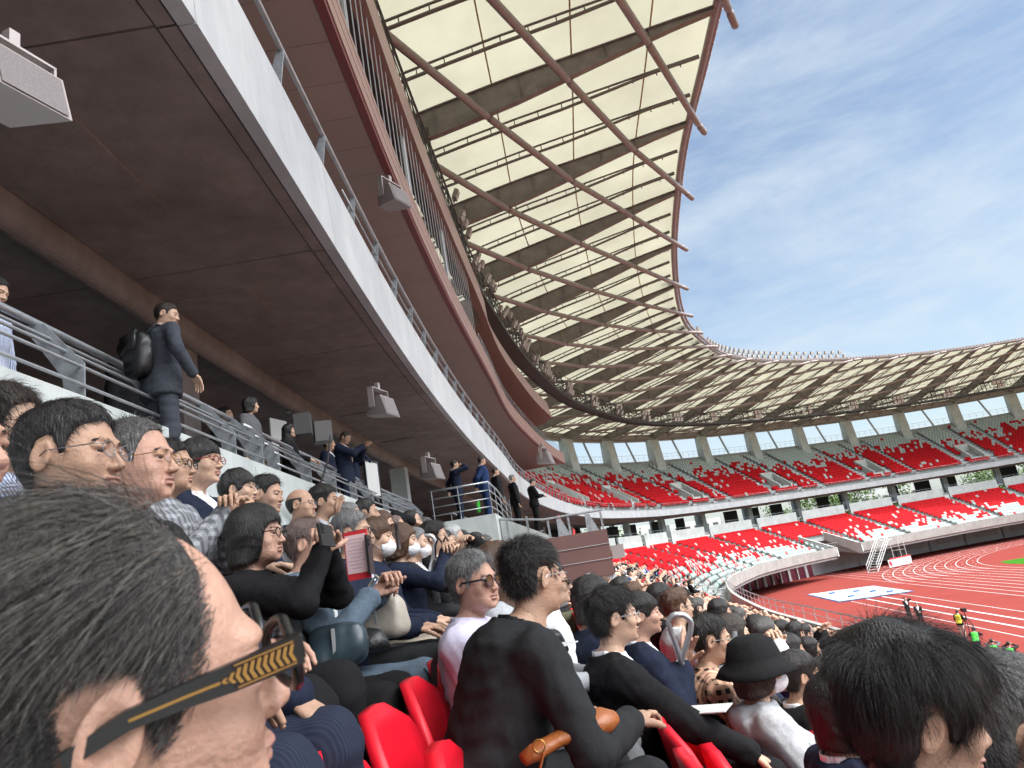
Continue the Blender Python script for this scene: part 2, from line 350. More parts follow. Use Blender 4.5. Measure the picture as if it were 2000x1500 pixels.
# back wall of the lower bowl, split by the aisle openings
AISL=[24.5,33.5,42.5,52,62,71.5,79.5,88,98,107,117,128,138,148.5,159,169.5,180,190,200,210,220,230]
AISL_LOW=AISL
mb=MB(); edges=[SA]+[x for a in AISL for x in (a-.65,a+.65)]+[SB]
mb.build if 0 else None
sweep(mb,rect(.75,1.02,7.0,9.65),SA,17.5,.8)
for i in range(2,len(edges)-1,2):
    a,b=edges[i],edges[i+1]; j0=a
    sweep(mb,rect(.75,1.0,7.0,10.12),a,b)
mb.build('back_wall',M_CONC,ls,loc=L0)
mb=MB(); S_=3.0
while S_<17: 
    mb=MB(); p=P3(S_,.745,8.4); mb.box(p,(.006,.012,2.4),ang(S_)); S_+=1.85; mb.build('wall_joint',M_APRON,ls,loc=L0)
mb=MB(); sweep(mb,rect(1.03,8.6,9.0,9.25),SA,SB); sweep(mb,rect(8.6,14.0,9.0,9.25),96,SB); mb.build('concourse_floor',M_STEP,ls,loc=L0)
for a in AISL[1:]:
    mb=MB()
    for k in range(0,NROW):
        if GAP0-1<a<GAP1+1 and k>6: continue
        o=rowoff(k); sweep(mb,rect(o-.1,o+TR/2+.02,rowz(k),rowz(k)+RISE/2),a-.5,a+.5,1.0)
    mb.build('aisle_step',M_FASC,ls,loc=L0)
# wall below the lower bowl
fw=empty('track_wall',(20,120,0),0,'long shaded grey wall with doors along the edge of the red track','wall'); LW=(20,120,0)
mb=MB(); sweep(mb,rect(-2.6,-2.2,0,5.4),60,112); sweep(mb,rect(-1.6,-1.2,0,5.4),134.5,147);sweep(mb,rect(-.9,-.5,0,5.4),147,SB); mb.build('wall_panel',M_APRON,fw,loc=LW)
mb=MB(); sweep(mb,rect(-2.35,-2.2,0,5.0),112,134.5,1.0); mb.build('wine_panel',M_WINE,fw,loc=LW)
s_=112.0
while s_<134.6:
    mb=MB(); p=P3(s_,-2.45,2.2); mb.box(p,(.22 if int(s_)%3 else .5,.3,4.4),ang(s_)); mb.build('mullion',M_APRON,fw,loc=LW); s_+=1.9
for i,s_ in enumerate(np.arange(149,200,7.3)):
    mb=MB(); sweep(mb,rect(-.99,-.9,.9,2.9),s_,s_+4.6); mb.build('wall_recess',M_GREYP,fw,loc=LW)
    mb=MB(); p=P3(s_+5.6,-1.02,1.9); mb.box(p,(.5,.35,3.8),ang(s_+5.6)); mb.build('pier',M_CONC,fw,loc=LW)
# vomitory block beside the near crowd
vb=empty('entrance_block',tuple(P3(17.5,-.8,7)),0,'grey and plum painted block wall closing the end of the near rows','wall'); LV=tuple(P3(17.5,-.8,7))
mb=MB(); sweep(mb,rect(-.8,.76,7.0,9.66),17.5,23.5,1); mb.build('landing_wall',M_CONC,vb,loc=LV)
mb=MB(); sweep(mb,rect(-3.35,-.81,7.82,8.86),17.45,22.5,1); mb.build('plum_wall',M_PURPLE,vb,loc=LV)
mb=MB()
for z in (8.18,8.52): sweep(mb,rect(-3.36,-.8,z,z+.012),17.435,17.46,1)
mb.build('wall_groove',M_FASC,vb,loc=LV)
mb=MB(); sweep(mb,rect(-3.38,-.8,6.2,7.815),17.55,22.5,1); mb.build('base_wall',M_CONC,vb,loc=LV)
mb=MB()
for i in range(7): sweep(mb,rect(-2.95,-1.9,7.22+i*.078,7.262+i*.078),17.49,17.55,1)
mb.build('louvre',M_GREYP,vb,loc=LV)
mb=MB(); a=P3(17.5,-.82,0)[:2];
sweep(mb,[(-.82,8.87),(-.82,9.6),(-2.0,8.95),(-2.0,8.87)],18.2,22,1); mb.build('sloping_parapet',M_CONC,vb,loc=LV)
mb=MB()
for o in (-1.0,-1.5,-2.0,-2.5,-3.0,-3.3): mb.tube([P3(17.9,o,8.86),P3(17.9,o,9.3 if o<-1.6 else 9.5)],.035,4)
mb.tube([P3(17.9,-.85,9.52),P3(17.9,-1.9,9.34),P3(17.9,-3.35,9.34)],.028,6)
for o in (-2.2,-2.9): mb.hexa([P3(17.88,o,8.86),P3(17.94,o,8.86),P3(17.94,o-.02,9.3),P3(17.88,o-.02,9.3)]+[P3(17.88,o-.3,8.86),P3(17.94,o-.3,8.86),P3(17.94,o-.12,9.3),P3(17.88,o-.12,9.3)])
mb.build('block_rail',M_PLATE,vb,loc=LV)
# dark loud box on the right end of the block
mb=MB(); mb.box(P3(18.1,-3.55,8.3),(.25,.3,.32),ang(18)); mb.build('wall_lamp',M_LAMPC,vb,loc=LV)
# red cloth rolled round a post behind the block
rc=empty('red_banner_cloth',tuple(P3(21,-2.3,8.9)),0,'rolled red cloth leaning upright behind the plum wall','banner')
mb=MB(); q=P3(21,-2.25,0); 
for j,(x0,h,w_) in enumerate(((0,.85,.16),(.35,.4,.16))):
    P=[];zz=np.linspace(0,1,8)
    for t in zz: P.append(q+np.array([.12*t*0+x0+.02*math.sin(9*t),.1,8.75+h*(1-t)*1.0]))
    mb.tube(P,np.linspace(.02,w_,8)*(1+.12*np.sin(np.arange(8)*2.3)),9,flat=.6)
mb.build('cloth_roll',M_RED,rc,smooth=True,loc=tuple(P3(21,-2.3,8.9)))
# ---------------------------------------------------------------- upper stand
us=empty('upper_stand',(-4,20,12),0,'upper seating tier with pale concrete front band and dark underside','stand'); LU=(-4,20,12)
ZF0,ZF1=12.3,13.5
joints=np.arange(4.15-3.7*9,SB,3.7)
mb=MB()
for a,b in zip(joints[:-1],joints[1:]): zt=ZF1-.33*min(1,max(0,(a-35)/45)); sweep(mb,[(0.0,ZF0),(.13,ZF0),(.13,zt),(.06,zt)],a+.006,b-.006,1.25)
mb.build('front_band',M_FASC,us,loc=LU)
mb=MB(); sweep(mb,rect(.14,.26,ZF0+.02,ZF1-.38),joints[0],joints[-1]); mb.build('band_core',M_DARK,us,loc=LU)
mb=MB()
for a,b in zip(joints[:-1],joints[1:]):
    sweep(mb,rect(.30,2.46,ZF0+.03,ZF0+.3),a+.012,b-.012,1.25); sweep(mb,rect(2.78,8.4,ZF0+.03,ZF0+.3),a+.012,b-.012,1.25)
    sweep(mb,rect(.15,.28,ZF0+.012,ZF0+.3),a+.012,b-.012,1.25)
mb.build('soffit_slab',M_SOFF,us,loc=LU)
for a,b in list(zip(joints[:-1],joints[1:]))[8:24]:
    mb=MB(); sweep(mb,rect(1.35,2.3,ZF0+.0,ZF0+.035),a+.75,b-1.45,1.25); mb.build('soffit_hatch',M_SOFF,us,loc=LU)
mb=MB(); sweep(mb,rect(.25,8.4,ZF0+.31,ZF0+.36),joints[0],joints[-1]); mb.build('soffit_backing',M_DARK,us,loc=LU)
mb=MB(); S=srange(SA,SB,1.6); n=10
pr=[(2.62+.15*math.cos(math.pi+math.pi*i/n),ZF0-.12+.15*math.sin(math.pi+math.pi*i/n)) for i in range(n+1)]+[(2.77,ZF0+.3),(2.47,ZF0+.3)]
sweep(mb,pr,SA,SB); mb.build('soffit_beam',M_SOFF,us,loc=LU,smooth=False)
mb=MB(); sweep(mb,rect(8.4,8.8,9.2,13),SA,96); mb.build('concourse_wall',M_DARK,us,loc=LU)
NU,UT,UR=17,.76,.49
def urz(k): return 13.35+UR*k
def uro(k): return .9+UT*k
mb=MB(); pr=[]
for k in range(NU): pr+=[(uro(k)-UT/2,urz(k)),(uro(k)+UT/2,urz(k))]
pr=pr+[(uro(NU-1)+UT/2,urz(NU-1)+1.5),(uro(NU-1)+UT/2+.3,urz(NU-1)+1.5),(uro(NU-1)+.8,urz(NU-1)-1.2),(.5,12.7)]
sweep(mb,pr,SA,SB); mb.build('upper_terrace_steps',M_STEP,us,loc=LU)
COLS=[-17,-8,1.5,11,20,29.1,38.1,47.3,57,67.4,77.5,87,96,105,113.5,122.5,132.5,143,153.5,163.5,173.5,183,192.5,202,212,222,232]
VOMS=[(COLS[i]+COLS[i+1])/2 for i in range(8,len(COLS)-1) ][0::1]
vz0=14.1
for i,s in enumerate(VOMS):
    if i%2: continue
    mb=MB(); 
    for (ds) in (-1.25,1.25):
        mb.hexa([P3(s+ds-.12,1.7,14.0),P3(s+ds+.12,1.7,14.0),P3(s+ds+.12,5.6,16),P3(s+ds-.12,5.6,16),P3(s+ds-.12,1.7,15.0),P3(s+ds+.12,1.7,15.0),P3(s+ds+.12,5.6,17.6),P3(s+ds-.12,5.6,17.6)])
    mb.hexa([P3(s-1.25,5.4,16),P3(s+1.25,5.4,16),P3(s+1.25,5.6,16),P3(s-1.25,5.6,16),P3(s-1.25,5.4,17.6),P3(s+1.25,5.4,17.6),P3(s+1.25,5.6,17.6),P3(s-1.25,5.6,17.6)])
    mb.build('stair_walls',M_CONC,us,loc=LU)
for i,s in enumerate(VOMS):
    if not i%2: mb=MB(); mb.hexa([P3(s-3.2,2.2,14.2),P3(s+3.2,2.2,14.2),P3(s+3.2,3.0,14.2),P3(s-3.2,3.0,14.2),P3(s-3.2,2.2,14.75),P3(s+3.2,2.2,14.75),P3(s+3.2,3.0,14.75),P3(s-3.2,3.0,14.75)]); mb.build('cross_landing',M_CONC,us,loc=LU)
UA=sorted([c+1.6 for c in COLS if c>56]+[v+2.2 for i,v in enumerate(VOMS) if not i%2])
for a in UA:
    mb=MB()
    for k in range(NU): sweep(mb,rect(uro(k)-UT/2-.02,uro(k)+.02,urz(k),urz(k)+UR/2),a-.45,a+.45,.9)
    mb.build('upper_aisle_step',M_FASC,us,loc=LU)
# posts that carry the roof, leaning outward with a splayed head; thin raking props between them
zb=urz(NU-1)-.5; ob=uro(NU-1)
for i,s in enumerate(COLS):
    mb=MB(); hw=.82
    P=[P3(s-hw,ob-1.0,zb-1.5),P3(s+hw,ob-1.0,zb-1.5),P3(s+hw,ob+1.2,zb-1.5),P3(s-hw,ob+1.2,zb-1.5),P3(s-hw*.95,ob-.2,26.6),P3(s+hw*.95,ob-.2,26.6),P3(s+hw*.95,ob+1.0,26.6),P3(s-hw*.95,ob+1.0,26.6)]
    mb.hexa(P); mb.build('roof_column',M_CONC,us,loc=LU)
    mb=MB(); s2=s+4.6+1.2; mb.tube([P3(s2+.7,ob+1.6,zb+1.0),P3(s2-.9,ob+1.6,26.6)],.19,8); mb.build('raking_prop',M_FASC,us,loc=LU)
mb=MB(); zr=urz(NU-1)+1.5
ringtube(mb,ob+.55,zr+1.1,60,SB,.025,4,3); ringtube(mb,ob+.55,zr+.6,60,SB,.015,4,3)
for s in np.arange(60,SB,1.1): mb.tube([P3(s,ob+.55,zr),P3(s,ob+.55,zr+1.1)],.02,4)
mb.build('rear_railing',M_PLATE,us,loc=LU)
# lower concourse piers, outer railing
for i,s in enumerate(COLS):
    for o_,w_ in ((6.0,.9),(11,.7)):
        if s<90 and o_>8: continue
        mb=MB(); p=P3(s+ (0 if o_<8 else 3.5),o_,10.9); mb.box(p,(w_,w_*.8,3.5),ang(s)); mb.build('concourse_pier',M_CONC,us,loc=LU)
mb=MB(); 
for s in (22.9,): mb.box(P3(s,2.62,10.64),(.42,.5,2.78),ang(s))
mb.build('concourse_column',M_CONC,us,loc=LU)
mb=MB(); 
for z in (9.7,10.0,10.3): ringtube(mb,13.6,z,90,SB,.02,4,3)
for s in np.arange(90,SB,1.3): mb.tube([P3(s,13.6,9.2),P3(s,13.6,10.3)],.02,4)
for z in (10.1,10.45): ringtube(mb,1.3,z,24,SB,.025,4,2)
for s in np.arange(24,SB,1.5): mb.tube([P3(s,1.3,9.2),P3(s,1.3,10.45)],.022,4)
mb.build('concourse_railing',M_PLATE,us,loc=LU)
rr=random.Random(3)
for s in range(100,230,5):
    if rr.random()<.75:
        wd=rr.uniform(1.2,3.0); mb=MB(); sweep(mb,rect(9,9.3,9.2,12.2),s,s+wd,1.5); mb.build('service_wall',M_DARK,us,loc=LU)
# rail on the front band
fr=empty('front_band_railing',tuple(P3(6,.12,13.5)),0,'thin steel handrail on blade posts along the pale upper front band','railing'); LF=tuple(P3(6,.12,13.5))
mb=MB(); ringtube(mb,.05,14.0,SA,75,.03,6,1.2); ringtube(mb,.09,13.78,9.0,SB,.016,4,1.6); ringtube(mb,.05,14.0,75,SB,.03,4,2); mb.build('handrail',M_GALV,fr,loc=LF,smooth=True)
for s in np.arange(3.3,66,1.57):
    mb=MB(); a=RTN(s); 
    mb.hexa([P3(s-.012,.10,13.45),P3(s+.012,.10,13.45),P3(s+.012,.26,13.45),P3(s-.012,.26,13.45),P3(s-.012,.02,13.99),P3(s+.012,.02,13.99),P3(s+.012,.10,13.99),P3(s-.012,.10,13.99)])
    mb.build('post',M_PLATE,fr,loc=LF)
mb=MB()
for s in np.arange(66,SB,1.6): mb.tube([P3(s,.12,13.4),P3(s,.06,14)],.02,4)
mb.build('far_posts',M_PLATE,fr,loc=LF)
# ---------------------------------------------------------------- press level with its glass and the box above
pl=empty('press_level',(-4,30,17),0,'brown clad press balcony hanging above the stand with cable balustrade','balcony'); LP=(-4,30,17)
E1=66.5
mb=MB()
js=np.arange(-20.2,E1,1.0)
for a,b in zip(js[:-1],js[1:]): sweep(mb,rect(.18,7.5,17.0,17.2),a+.006,b-.006,1.0)
mb.build('soffit_panel',M_BROWN,pl,loc=LP)
mb=MB(); sweep(mb,rect(.3,7.5,17.205,17.3),-20,E1,1.6); mb.build('soffit_core',M_DARK,pl,loc=LP)
mb=MB(); sweep(mb,rect(.02,.17,16.98,17.10),-20,E1+.2,1.2); mb.build('red_edge_trim',M_REDM,pl,loc=LP)
mb=MB(); 
for i in range(5): sweep(mb,rect(.0 if i%2 else -.006,.14,17.105+i*.18,17.278+i*.18),-20,E1+.3,1.2)
mb.build('fascia_boards',M_BROWN2,pl,loc=LP)
mb=MB(); sweep(mb,[(.0,17.1),(7.5,17.1),(7.5,18.0),(.0,18.0)],E1,E1+.15,1); mb.build('end_panel',M_BROWN2,pl,loc=LP)
mb=MB()
for s in np.arange(-16,29.5,.62): mb.tube([P3(s,.10,18.0),P3(s,.10,21.0)],.013,4)
mb.build('cable_balustrade',M_FASC,pl,loc=LP)
for s in np.arange(6,30,6.2):
    mb=MB(); mb.tube([P3(s,.3,18.0),P3(s,.3,21.05)],.06,6); mb.build('balcony_post',M_GREYP,pl,loc=LP)
mb=MB(); ringtube(mb,.06,18.55,30,E1,.022,5,1.2); ringtube(mb,.06,18.3,30,E1,.014,4,1.2)
for s in np.arange(30,E1,.9): mb.tube([P3(s,.06,18.0),P3(s,.06,18.55)],.018,4)
mb.build('balcony_rail',M_PLATE,pl,loc=LP)
bx=empty('upper_box',(-4,40,22),0,'long brown clad beam box above the press balcony carrying lamps','gallery'); LB=(-4,40,22)
mb=MB(); sweep(mb,[(-.02,21.0),(.35,21.0),(.35,22.3),(.0,22.3)],-20,36,1.2); sweep(mb,[(-.02,21.0),(3.2,21.0),(3.2,22.5),(.25,22.5)],36,64,1.2); mb.build('box_cladding',M_BROWN2,bx,loc=LB)
mb=MB(); mb.hexa([P3(64,-.02,21.0),P3(66.3,1.3,21.0),P3(66.3,3.2,21.0),P3(64,3.2,21.0),P3(64,.25,22.5),P3(66.3,1.5,22.5),P3(66.3,3.2,22.5),P3(64,3.2,22.5)]); mb.build('box_end',M_BROWN2,bx,loc=LB)
mb=MB(); sweep(mb,rect(.36,.5,22.4,22.6),-20,64,1.2); mb.build('box_rail',M_GALV,bx,loc=LB)
# ---------------------------------------------------------------- roof
rf=empty('stadium_roof',(-4,40,28),0,'cream membrane roof on dark radial rafters and slanting plum tubes','roof'); LR=(-4,40,28)
BOT=[(14.0,26.3),(10,26.65),(5,27.35),(0,28.1),(-4,29.0),(-8,30.15),(-11.5,31.1),(-13.3,31.5)]
TOP=[(14.0,27.3),(10,27.8),(5,28.6),(0,29.65),(-4,30.4),(-8,31.0),(-11.5,31.55),(-13.3,31.8)]
def zi(tab,o):
    t=sorted(tab); return float(np.interp(o,[a for a,_ in t],[b for _,b in t]))
def zbot(o): return zi(BOT,o)
def ztop(o): return zi(TOP,o)
RA=COLS
offs=np.linspace(14,-13.2,15)
for i,s in enumerate(RA):
    mb=MB(); V=[]
    for o in offs:
        b,t=zbot(o),ztop(o)
        for (ds,z) in ((-.17,b),(.17,b),(.17,b+.05),(.02,b+.05),(.02,t-.06),(.13,t-.06),(.13,t),(-.13,t),(-.13,t-.06),(-.02,t-.06),(-.02,b+.05),(-.17,b+.05)): V.append(P3(s+ds,o,z))
    k=12; F=[(a*k+j,a*k+(j+1)%k,(a+1)*k+(j+1)%k,(a+1)*k+j) for a in range(len(offs)-1) for j in range(k)]+[tuple(range(k)),tuple(range((len(offs)-1)*k,len(offs)*k))[::-1]]
    mb.add(V,F)
    for o in np.arange(13,-12.5,-2.1): mb.box(P3(s,o,(zbot(o)+ztop(o))/2),(.24,.02,max(.1,ztop(o)-zbot(o)-.12)),ang(s))
    mb.build('rafter',M_RAFT,rf,loc=LR)
# slanting tubes: one long line each, stepping 3.9 m towards the rim per bay
STEP=3.95
tub=0
for i in range(-8,len(RA)-1):
    # line that ends at the rim on rafter i
    P=[]
    for j in range(0,8):
        q=i-j
        o=-13.9+STEP*j
        if q<0 or q>=len(RA) or o>13.5: continue
        P.append((RA[q],o))
    if len(P)<2: continue
    if i<len(RA): P.insert(0,(P[0][0]+1.2,P[0][1]-.55)) if P[0][1]<-13 else None
    mb=MB(); pts=[P3(s,o,zbot(max(o,-13.2))-.05) for s,o in P]
    for a,b in zip(pts[:-1],pts[1:]):
        a=np.array(a);b=np.array(b); d=(b-a)/np.linalg.norm(b-a)
        L=np.linalg.norm(b-a)
        mb.tube([a+d*.0,a+d*.12,b-d*.28,b-d*.12],[.16,.185,.185,.15],10)
    mb.build('brace_tube',M_TUBE,rf,loc=LR,smooth=True)
# purlins: twin thin rails, two per bay, on short hangers
for i in range(len(RA)-1):
    for fr_ in (1/3,2/3):
        s=RA[i]+(RA[i+1]-RA[i])*fr_; mb=MB(); o2=np.linspace(13.8,-13.0,12)
        for dz,rr_ in ((-.12,.06),(-.5,.085)):
            mb.tube([P3(s,o,ztop(o)+dz if dz>-.3 else ztop(o)+dz*min(1,max(.45,(o+14)/8))) for o in o2],rr_,6)
        for o in np.arange(13,-12.8,-1.25):
            mb.box(P3(s,o,ztop(o)-.28),(.05,.05,.3),ang(s))
        mb.build('purlin',M_PURL,rf,loc=LR)
mb=MB(); S=srange(RA[0],RA[-1],1.2); oo=np.linspace(14,-13.4,29); V=np.zeros((len(S),len(oo),3))
for j,o in enumerate(oo): V[:,j,:2]=RP(S,np.full(len(S),o)); V[:,j,2]=ztop(o)+.10
RAa=np.array(RA)
for i,s in enumerate(S):      # cloth sags a little between rails
    q=np.searchsorted(RAa,s,side='right')-1; q=min(max(q,0),len(RA)-2); f=((s-RAa[q])/(RAa[q+1]-RAa[q])*3)%1; V[i,1:-1,2]-= -.12*math.sin(math.pi*f)
n=len(oo); F=[(i*n+j,i*n+j+1,(i+1)*n+j+1,(i+1)*n+j) for i in range(len(S)-1) for j in range(n-1)]
mb.add(V.reshape(-1,3),F); mb.build('membrane',M_MEMB,rf,loc=LR,smooth=True)
mb=MB()
for o in (-10.2,-6.4,-2.5,1.6,5.6,9.8): sweep(mb,rect(o-.035,o+.035,ztop(o)+.0,ztop(o)+.04),RA[0],RA[-1],2)
mb.build('membrane_seam',M_SEAM,rf,loc=LR)
mb=MB(); ringtube(mb,-13.35,31.72,RA[0],RA[-1],.17,10,1.2); mb.build('rim_tube',M_TUBE,rf,loc=LR,smooth=True)
mb=MB(); sweep(mb,rect(-13.75,-13.55,31.85,32.05),RA[0],RA[-1],1.6)
for s in np.arange(RA[0],RA[-1],.75): mb.box(P3(s,-13.72,31.98),(.05,.16,.22),ang(s)+.4)
mb.build('rim_gutter',M_TUBE,rf,loc=LR)
mb=MB(); sweep(mb,rect(13.6,14.2,26.2,27.4),RA[0],RA[-1],1.6); mb.build('rear_edge',M_TUBE,rf,loc=LR)
mb=MB()
for o in (9.5,12.3): ringtube(mb,o,26.3 if o>11 else 26.75,RA[0],RA[-1],.11,6,2)
mb.build('rear_ring_tube',M_RAFT,rf,loc=LR)
mb=MB(); ringtube(mb,-12.9,33.0,68,146,.025,4,1.5); ringtube(mb,-12.9,32.6,68,146,.02,4,1.5)
for s in np.arange(68,146,1.2): mb.tube([P3(s,-12.9,31.9),P3(s,-12.9,33.0)],.02,4)
mb.build('rim_walkway_rail',M_GALV,rf,loc=LR)
# lighting gantry hung below the roof
cg=empty('lighting_gantry',(-5,40,26),0,'dark steel lighting gantry curving below the membrane roof','gantry'); LC=(-5,40,26)
GS0,GS1=-15,232
mb=MB(); sweep(mb,rect(.75,.85,25.9,26.2),GS0,GS1,1.6); sweep(mb,rect(1.95,2.05,25.9,26.2),GS0,GS1,1.6); sweep(mb,rect(.8,2.0,26.02,26.06),GS0,GS1,1.6); mb.build('walk_deck',M_DSTEEL,cg,loc=LC)
mb=MB()
for o in (.8,2.0):
    for z in (26.65,27.15): ringtube(mb,o,z,GS0,GS1,.03,4,1.6)
    ringtube(mb,o,27.75,GS0,GS1,.06,5,1.6)
mb.build('gantry_rail',M_DSTEEL,cg,loc=LC)
mb=MB(); i=0
for s in np.arange(GS0,GS1,1.5):
    for o in (.8,2.0): mb.tube([P3(s,o,26.1),P3(s,o,27.75)],.035,4)
    for o in (.8,2.0): mb.tube([P3(s,o,26.1 if i%2 else 27.7),P3(s+1.5,o,27.7 if i%2 else 26.1)],.03,4)
    i+=1
mb.build('gantry_lattice',M_DSTEEL,cg,loc=LC)
for s in RA:
    mb=MB(); 
    for o in (.8,2.0): mb.tube([P3(s,o,26.1),P3(s,o,28.6)],.07,5)
    mb.build('hanger',M_DSTEEL,cg,loc=LC)
# floodlights: one lamp mesh, each lamp a thing
def flood_mesh():
    mb=MB(); mb.box((0,0,0),(.62,.28,.62)); mb.add([(-.26,.15,-.26),(.26,.15,-.26),(.26,.15,.26),(-.26,.15,.26)],[(0,1,2,3)],1)
    mb.box((0,.16,0),(.03,.03,.6)); mb.box((0,.16,0),(.6,.03,.03)); mb.box((-.35,-.05,-.1),(.05,.07,.5)); mb.box((.35,-.05,-.1),(.05,.07,.5)); mb.box((0,-.05,-.42),(.75,.07,.06))
    o=mb.build('floodlight',[M_LAMPC,M_GLASSD]); return o
fl0=flood_mesh(); used=[0]
def flood(s,o,z,tilt,label,group,scale=1.0):
    o_=fl0 if not used[0] else fl0.copy()
    if used[0]: COL.objects.link(o_)
    used[0]=1; o_.location=P3(s,o,z); o_.rotation_euler=(tilt,0,ang(s)); o_.scale=(scale,)*3; tag(o_,label,'floodlight',group); return o_
fr_=random.Random(11)
GL='square pink-grey floodlight in the rows of the gantry under the roof'
for s in np.arange(34,72,1.15): flood(s+fr_.uniform(-.2,.2),.45,26.5+fr_.choice([0,.65,1.2]),-.45,GL,'floodlights on the gantry',.8)
for c in COLS[8:24]:
    for j in range(6): 
        if fr_.random()<.85: flood(c+1.5+(j%3)*.75,.5,26.7+.72*(j//3),-.4,GL,'floodlights on the gantry',1.0)
RL_='small pale floodlight in the cluster standing on the roof rim'
for s,n in ((57.5,2),(66.5,4),(75.5,5),(84,5),(93,5)):
    for j in range(n): flood(s+(j%3)*.75,-13.2,32.5+.8*(j//3),-.5,RL_,'floodlights on the roof rim',1.0)
for i_,s in enumerate(np.arange(98,143,.85)): flood(s,-13.2,32.5+.62*(i_%2),-.4,RL_,'floodlights on the roof rim',.85)
# ---------------------------------------------------------------- near walkway railing
nr=empty('walkway_railing',tuple(P3(5,.85,9.65)),0,'galvanised railing with bent plate posts on top of the concrete wall','railing'); LN=tuple(P3(5,.85,9.65))
def railrun(s0,s1,posts,par):
    mb=MB(); ringtube(mb,1.18,10.26,s0,s1,.026,8,.5); mb.build('top_rail',M_GALV,par,loc=LN,smooth=True)
    for o,z in ((.86,9.78),(.88,9.91),(.98,10.03),(1.08,10.13)):
        mb=MB(); ringtube(mb,o,z,s0+.05,s1-.05,.0125,6,.5); mb.build('bar',M_GALV,par,loc=LN,smooth=True)
    for s in posts:
        mb=MB(); t=.006
        prof=[(.86,9.64),(.98,9.64),(1.0,9.86),(1.24,10.22),(1.20,10.27),(1.12,10.24),(.86,9.93)]
        V=[P3(s-t,o,z) for o,z in prof]+[P3(s+t,o,z) for o,z in prof]; k=len(prof)
        mb.add(V,[tuple(range(k)),tuple(range(2*k-1,k-1,-1))]+[(j,(j+1)%k,(j+1)%k+k,j+k) for j in range(k)]); mb.build('post',M_PLATE,par,loc=LN)
railrun(1.2,7.3,[1.9,3.05,4.2,5.4,6.55,7.25],nr)
nr2=empty('walkway_railing',tuple(P3(8,.85,9.65)),0,'second galvanised railing run further along the wall beyond the stair gap','railing')
nr2.name='walkway_railing'; LN=tuple(P3(8,.85,9.65)); railrun(7.6,17.2,[7.75]+list(np.arange(8.9,17.3,1.15)),nr2)
mb=MB(); mb.tube([P3(7.3,.66,9.3),P3(9.8,.66,8.7),P3(12,.62,8.5)],.022,8)
o=mb.build('handrail_pipe',M_GALV,None,smooth=True,loc=tuple(P3(9,.66,8.7))); tag(o,'grey pipe handrail fixed low on the concrete wall behind the back row','handrail')
# rail round the landing where the suited men stand
lr=empty('landing_railing',tuple(P3(17.5,-.8,9.66)),0,'grey tube railing round the landing below the suited men','railing'); LL=tuple(P3(17.5,-.8,9.66))
mb=MB()
for z in (9.85,10.05,10.25,10.45): mb.tube([P3(17.6,.75,z),P3(17.6,-.72,z),P3(19.5,-.74,z),P3(22.8,-.78,z-.25)],.014 if z<10.4 else .022,6)
mb.build('bars',M_GALV,lr,loc=LL,smooth=True)
for s,o in ((17.6,.7),(17.6,0.05),(17.6,-.72),(18.9,-.74),(20.2,-.75),(21.5,-.77),(22.8,-.78)):
    mb=MB(); mb.box(P3(s,o,10.03),(.05,.012,.82),ang(s)+.5); mb.build('upright',M_PLATE,lr,loc=LL)
# ---------------------------------------------------------------- loudspeakers
M_GRILLE=mat('speaker_grille',(.16,.14,.14),.7,n=160,amp=.5)
def speaker(loc,rz,sc_,label,tilt=.5):
    r=empty('loudspeaker',loc,rz,label,'loudspeaker','loudspeakers below the upper tier')
    mb=MB(); # wedge body, grille looks down and to local +Y
    B=[(-.19,-.2,.12),(.19,-.2,.12),(.19,.0,.2),(-.19,.0,.2)]
    f=[(-.27,.28,-.18),(.27,.28,-.18),(.27,.18,.22),(-.27,.18,.22)]
    b=[(-.15,-.22,-.1),(.15,-.22,-.1),(.15,-.2,.2),(-.15,-.2,.2)]
    mb.add(b+f,[(3,2,1,0),(4,5,6,7),(0,1,5,4),(1,2,6,5),(2,3,7,6),(3,0,4,7)]); body=mb.build('cabinet',M_LAMPC,r)
    mb=MB(); c=np.mean(f,0); g_=[tuple(c+(np.array(p)-c)*.9+np.array([0,.012,-.003])) for p in f]; mb.add(g_,[(0,1,2,3)]); mb.build('grille',M_GRILLE,r)
    mb=MB(); mb.box((-.3,0,.2),(.02,.12,.4)); mb.box((.3,0,.2),(.02,.12,.4)); mb.box((0,0,.4),(.62,.12,.02)); mb.box((0,0,.47),(.08,.08,.14)); mb.build('bracket',M_LAMPC,r)
    r.scale=(sc_,)*3; r.rotation_euler=(0,0,rz); return r
a0=ang(4)
def at(x,y,d): return tuple(pix(x,y,d))
speaker(at(20,185,2.6),a0-.35,.50,'large grey loudspeaker hanging from the concrete underside at the left edge')
speaker(at(765,392,15.5),a0-.5,1.1,'pale loudspeaker under the brown panelled underside')
speaker(at(742,800,11.5),a0-.3,.82,'grey loudspeaker under the concrete underside above the standing spectators')
speaker(at(840,925,18),a0-.3,1.0,'small grey loudspeaker under the concrete underside left of the suited men')
speaker(at(1063,898,40),a0-.3,1.7,'little pale loudspeaker under the far end of the brown balcony')
# pillar and twin lamp box by the walkway
pv=empty('walkway_pillar',tuple(P3(9.6,2.9,9.25)),0,'concrete pillar with cable and boxes behind the long-haired woman','pillar'); LPv=tuple(P3(9.6,2.9,9.25))
mb=MB(); mb.box(P3(9.6,2.9,10.7),(.5,.5,2.9),ang(9.6)); mb.build('shaft',M_SOFF,pv,loc=LPv)
mb=MB(); mb.box(at(630,845,8.6),(.2,.22,.24),.5); mb.box(at(592,830,8.9),(.2,.2,.26),.3); mb.build('box_lamp',M_DSTEEL,pv,loc=LPv)
mb=MB(); mb.tube([at(645,850,8.4),at(640,900,8.4),at(620,960,8.4)],.012,5); mb.build('cable',M_DSTEEL,pv,loc=LPv)
